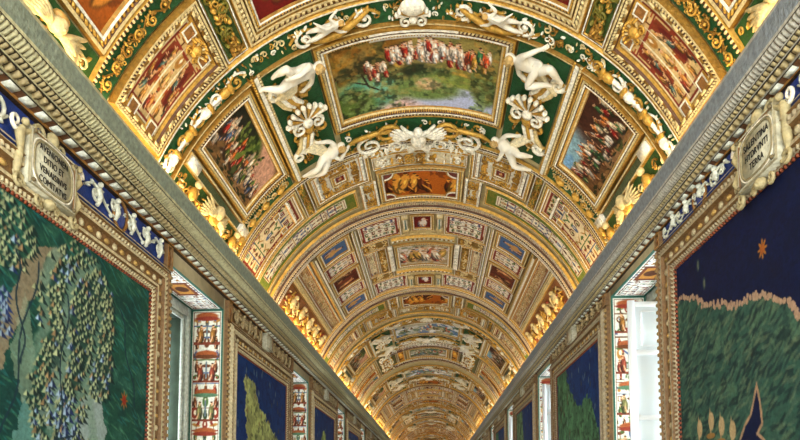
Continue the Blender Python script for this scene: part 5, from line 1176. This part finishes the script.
zc = lambda s: (Y_IN[s] + pw(map_frame_prof(s)) + FZ) / 2
pl = plaque('L', 4.60, 2.67 + 1.65, .60, .47, ['AVENIONEN', 'DITIO ET', 'VENAISINVS', 'COMITATVS'], .078, True); tagm(pl, 'carved cream plaque reading AVENIONEN DITIO ET VENAISINVS COMITATVS, left wall', 'plaque', 'lettered plaques')
pl = plaque('R', 4.67, 2.71 + 1.65, .55, .46, ['SALENTINA', 'HYDRVNTI', 'TERRA'], .082, True); tagm(pl, 'carved cream plaque reading SALENTINA HYDRVNTI TERRA on the right wall', 'plaque', 'lettered plaques')
for side in 'LR':
    src = None
    for idx in range(1, len(BMAP)):
        ym = (BMAP[idx][0] + BMAP[idx][1]) / 2
        if src is None: src = plaque(side, ym, zc(side) + .01, .36, .30, None, .05, False); base = ym; o = src
        else: o = dup(src, ym - base)
        tagm(o, '%s small pale plaque in the frieze of the %s wall, counted after the lettered one' % (ORD[idx - 1], SW[side]), 'plaque', 'small plaques of the %s wall' % SW[side])

# ---------------------------------------------------------------- windows
GRN = (.16, .34, .28)
def jamb_paint(w, h, px):
    p = grotesque(w, h, px, 401, (.80, .79, .71), 1.6, (BRICK, OCH, SAGE, BROWN, SLATE), None)
    n = int(h / (w * 1.15))
    for k in range(n):
        y = (k + .5) * h / n; u = w / 2; c = [BRICK, BROWN, (.30, .42, .30)][k % 3]
        p.rect(u - w * .42, y + w * .42, u + w * .42, y + w * .50, (.45, .20, .12)); p.ell(u, y - w * .38, w * .30, w * .10, (.58, .30, .14)); p.ell(u, y - w * .30, w * .34, w * .06, c)
        cf = [(.52, .34, .12), (.48, .20, .12), (.42, .40, .22), (.60, .44, .26)][k % 4]; p.fig(u - w * .19, y + w * .42, w * .55, cf); p.fig(u + w * .19, y + w * .42, w * .55, cf, lean=-.05); p.ell(u, y + w * .1, w * .03, w * .24, (.35, .40, .42))
    p.border(0, w * .055, GRN); p.border(w * .055, w * .03, (.84, .84, .76)); p.border(w * .09, w * .018, (.40, .16, .10))
    return p
def soffit_paint(w, h, px):
    p = grot_long(w, h, px, 405, (.88, .88, .84), (BRICK, OCH, SAGE, BROWN, SLATE), None)
    p.rect(w * .36, h * .2, w * .64, h * .8, (.42, .22, .12)); p.rect(w * .40, h * .28, w * .60, h * .72, (.72, .50, .22)); p.ell(w * .5, h * .5, w * .05, h * .16, (.3, .16, .08))
    e = min(w, h); p.border(0, e * .08, GRN); p.border(e * .08, e * .03, (.86, .88, .84)); p.border(e * .12, e * .02, (.35, .2, .2)); return p
def window(side, a, b, n):
    r = root('window_%d' % n, worg(side, (a + b) / 2, 0.85)); r['kind'] = 'structure'
    sg = -1 if side == 'L' else 1; xw = XL if side == 'L' else XR; zt = WT[side]; dp = .52; z0 = .85; e = .004
    # painted reveals (grids with their own mapping); u across the depth, v along height
    def mp_j(yy): return lambda p: np.stack([xw + sg * p[:, 0], yy + 0 * p[:, 0], p[:, 1]], 1)
    pj = jamb_paint(dp, zt - z0, .012); ps = soffit_paint(b - a - .01, dp, .012)
    srgb_panel('painted_reveal', pj, 0, dp, z0, zt, 'wallL', mp_j(b - e), r, M_fresco, 0)
    srgb_panel('painted_reveal', pj, 0, dp, z0, zt, 'wallL', mp_j(a + e), r, M_fresco, 0)
    srgb_panel('painted_soffit', ps, a, b, 0, dp, 'wallL', lambda p: np.stack([xw + sg * (dp - p[:, 1]), p[:, 0], zt - e + 0 * p[:, 0]], 1), r, M_fresco, 0)
    m = MB(); X = lambda x: xw + sg * x
    cA = (.74, .76, .70, 0)
    def bx(x0, x1, y0, y1, za, zb, c=cA): m.box((min(X(x0), X(x1)), y0, za), (max(X(x0), X(x1)), y1, zb), c)
    # stepped inner architrave
    bx(dp, dp + .05, a, a + .12, z0, zt); bx(dp, dp + .05, b - .12, b, z0, zt); bx(dp, dp + .05, a + .12, b - .12, zt - .14, zt)
    bx(dp + .05, dp + .09, a + .12, a + .18, z0, zt - .14); bx(dp + .05, dp + .09, b - .18, b - .12, z0, zt - .14); bx(dp + .05, dp + .09, a + .18, b - .18, zt - .20, zt - .14)
    m.build('architrave', M_stone, None, r)
    # splayed outer recess down to the sash
    m = MB()
    for (y0, y1) in ((a - .1, a + .16), (b - .16, b + .1)): m.box((min(X(dp + .09), X(1.06)), y0, z0 - .1), (max(X(dp + .09), X(1.06)), y1, zt), STONE)
    m.box((min(X(dp + .09), X(1.06)), a, zt - .18), (max(X(dp + .09), X(1.06)), b, zt + .1), STONE); m.box((min(X(dp), X(1.06)), a, z0 - .2), (max(X(dp), X(1.06)), b, z0), STONE)
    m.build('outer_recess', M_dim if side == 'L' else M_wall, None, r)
    # sash bars and panes
    m = MB(); xs = .93; ya, yb, zu = a + .16, b - .16, zt - .18
    for y in (ya, (ya + yb) / 2 - .03, yb - .06): m.box((min(X(xs), X(xs + .05)), y, z0), (max(X(xs), X(xs + .05)), y + .06, zu), WHITE)
    for z in np.linspace(z0, zu - .05, 6): m.box((min(X(xs), X(xs + .04)), ya, z), (max(X(xs), X(xs + .04)), yb, z + .05), WHITE)
    sf = m.build('sash_frame', M_paintwhite, None, r)
    m = MB(); m.box((min(X(xs + .02), X(xs + .026)), ya, z0), (max(X(xs + .02), X(xs + .026)), yb, zu), WHITE); m.build('pane', M_glass, None, sf)
    return r
def shutter(side, a, b, n):
    """white leaf with three panels, swung in at a right angle from the sash, its free edge a little inside the room"""
    sg = -1 if side == 'L' else 1; xw = XL if side == 'L' else XR; zt = 2.58 + 1.65 if side == 'R' else 4.0; z0 = .95
    y = a + .95 if side == 'R' else b - .55
    x0, x1 = (-.05, .92) if side == 'R' else (.62, .90)
    r = root('hinged_shutter', (xw + sg * (x0 + x1) / 2, y, z0)); X = lambda x: xw + sg * x; m = MB()
    def bx(mm, xa, xb, ya, yb, za, zb): mm.box((min(X(xa), X(xb)), ya, za), (max(X(xa), X(xb)), yb, zb), WHITE)
    bx(m, x0, x0 + .08, y, y + .045, z0, zt); bx(m, x1 - .08, x1, y, y + .045, z0, zt)
    rails = [z0, z0 + (zt - z0) * .25, z0 + (zt - z0) * .5, z0 + (zt - z0) * .77, zt - .09]
    for z in rails: bx(m, x0 + .08, x1 - .08, y, y + .045, z, z + .07)
    bx(m, x0 - .012, x0 + .0, y + .01, y + .03, z0, zt)
    lf = m.build('leaf_frame', M_paintwhite, None, r)
    for za, zb in zip(rails[:-1], rails[1:]):
        m = MB(); bx(m, x0 + .08, x1 - .08, y + .018, y + .024, za + .07, zb); m.build('panel', M_blind, None, lf)
    m = MB(); za, zb = rails[3] + .12, rails[4] - .06
    for (xa, xb, ya_, zb0, zb1) in ((x0 + .15, x0 + .165, 0, za, zb), (x1 - .165, x1 - .15, 0, za, zb), (x0 + .15, x1 - .15, 0, za, za + .015), (x0 + .15, x1 - .15, 0, zb - .015, zb)): bx(m, xa, xb, y - .002, y + .018, zb0, zb1)
    m.build('panel_moulding', M_paintwhite, None, lf)
    return r
nwin = 0
for side in 'LR':
    src = sh = None
    for k, (a, b) in enumerate(WIN):
        nwin += 1
        if k == 0 or src is None: src = window(side, a, b, nwin); sa = a; 
        elif k == 1: src = window(side, a, b, nwin); sa = a
        else:
            o = dup(src, a - sa); o.name = 'window_%d' % nwin; o['kind'] = 'structure'
        if k == 1: sh = shutter(side, a, b, k); o = sh
        elif k > 1: o = dup(sh, a - sa)
        if k >= 1: tagm(o, ('white panelled shutter swung open in the nearest %s window' % SW[side]) if k == 1 else 'white panelled shutter in the %s window along the %s wall' % (ORD[k - 1], SW[side]), 'shutter', 'white shutters of the %s wall' % SW[side])

# ================================================================= labels of the vault things, by kind, side and distance
from collections import defaultdict
grp = defaultdict(list)
for q in REG: grp[(q[1], q[2])].append(q)
for (base, place), qs in grp.items():
    qs.sort(key=lambda q: q[0].location.y)
    w = {'L': 'left flank', 'R': 'right flank', 'C': 'crown'}.get(place, 'vault')
    for n, (o, b_, p_, cat, g) in enumerate(qs):
        num = ORD[n] if n < len(ORD) else 'farthest'
        short = ' '.join(base.split()[:11])
        o['label'] = short + (', %s' % w if len(qs) == 1 else ', %s on %s' % (num, w)); o['category'] = cat
        if g and len(qs) > 1: o['group'] = g + (' on the ' + w if w not in g else '')
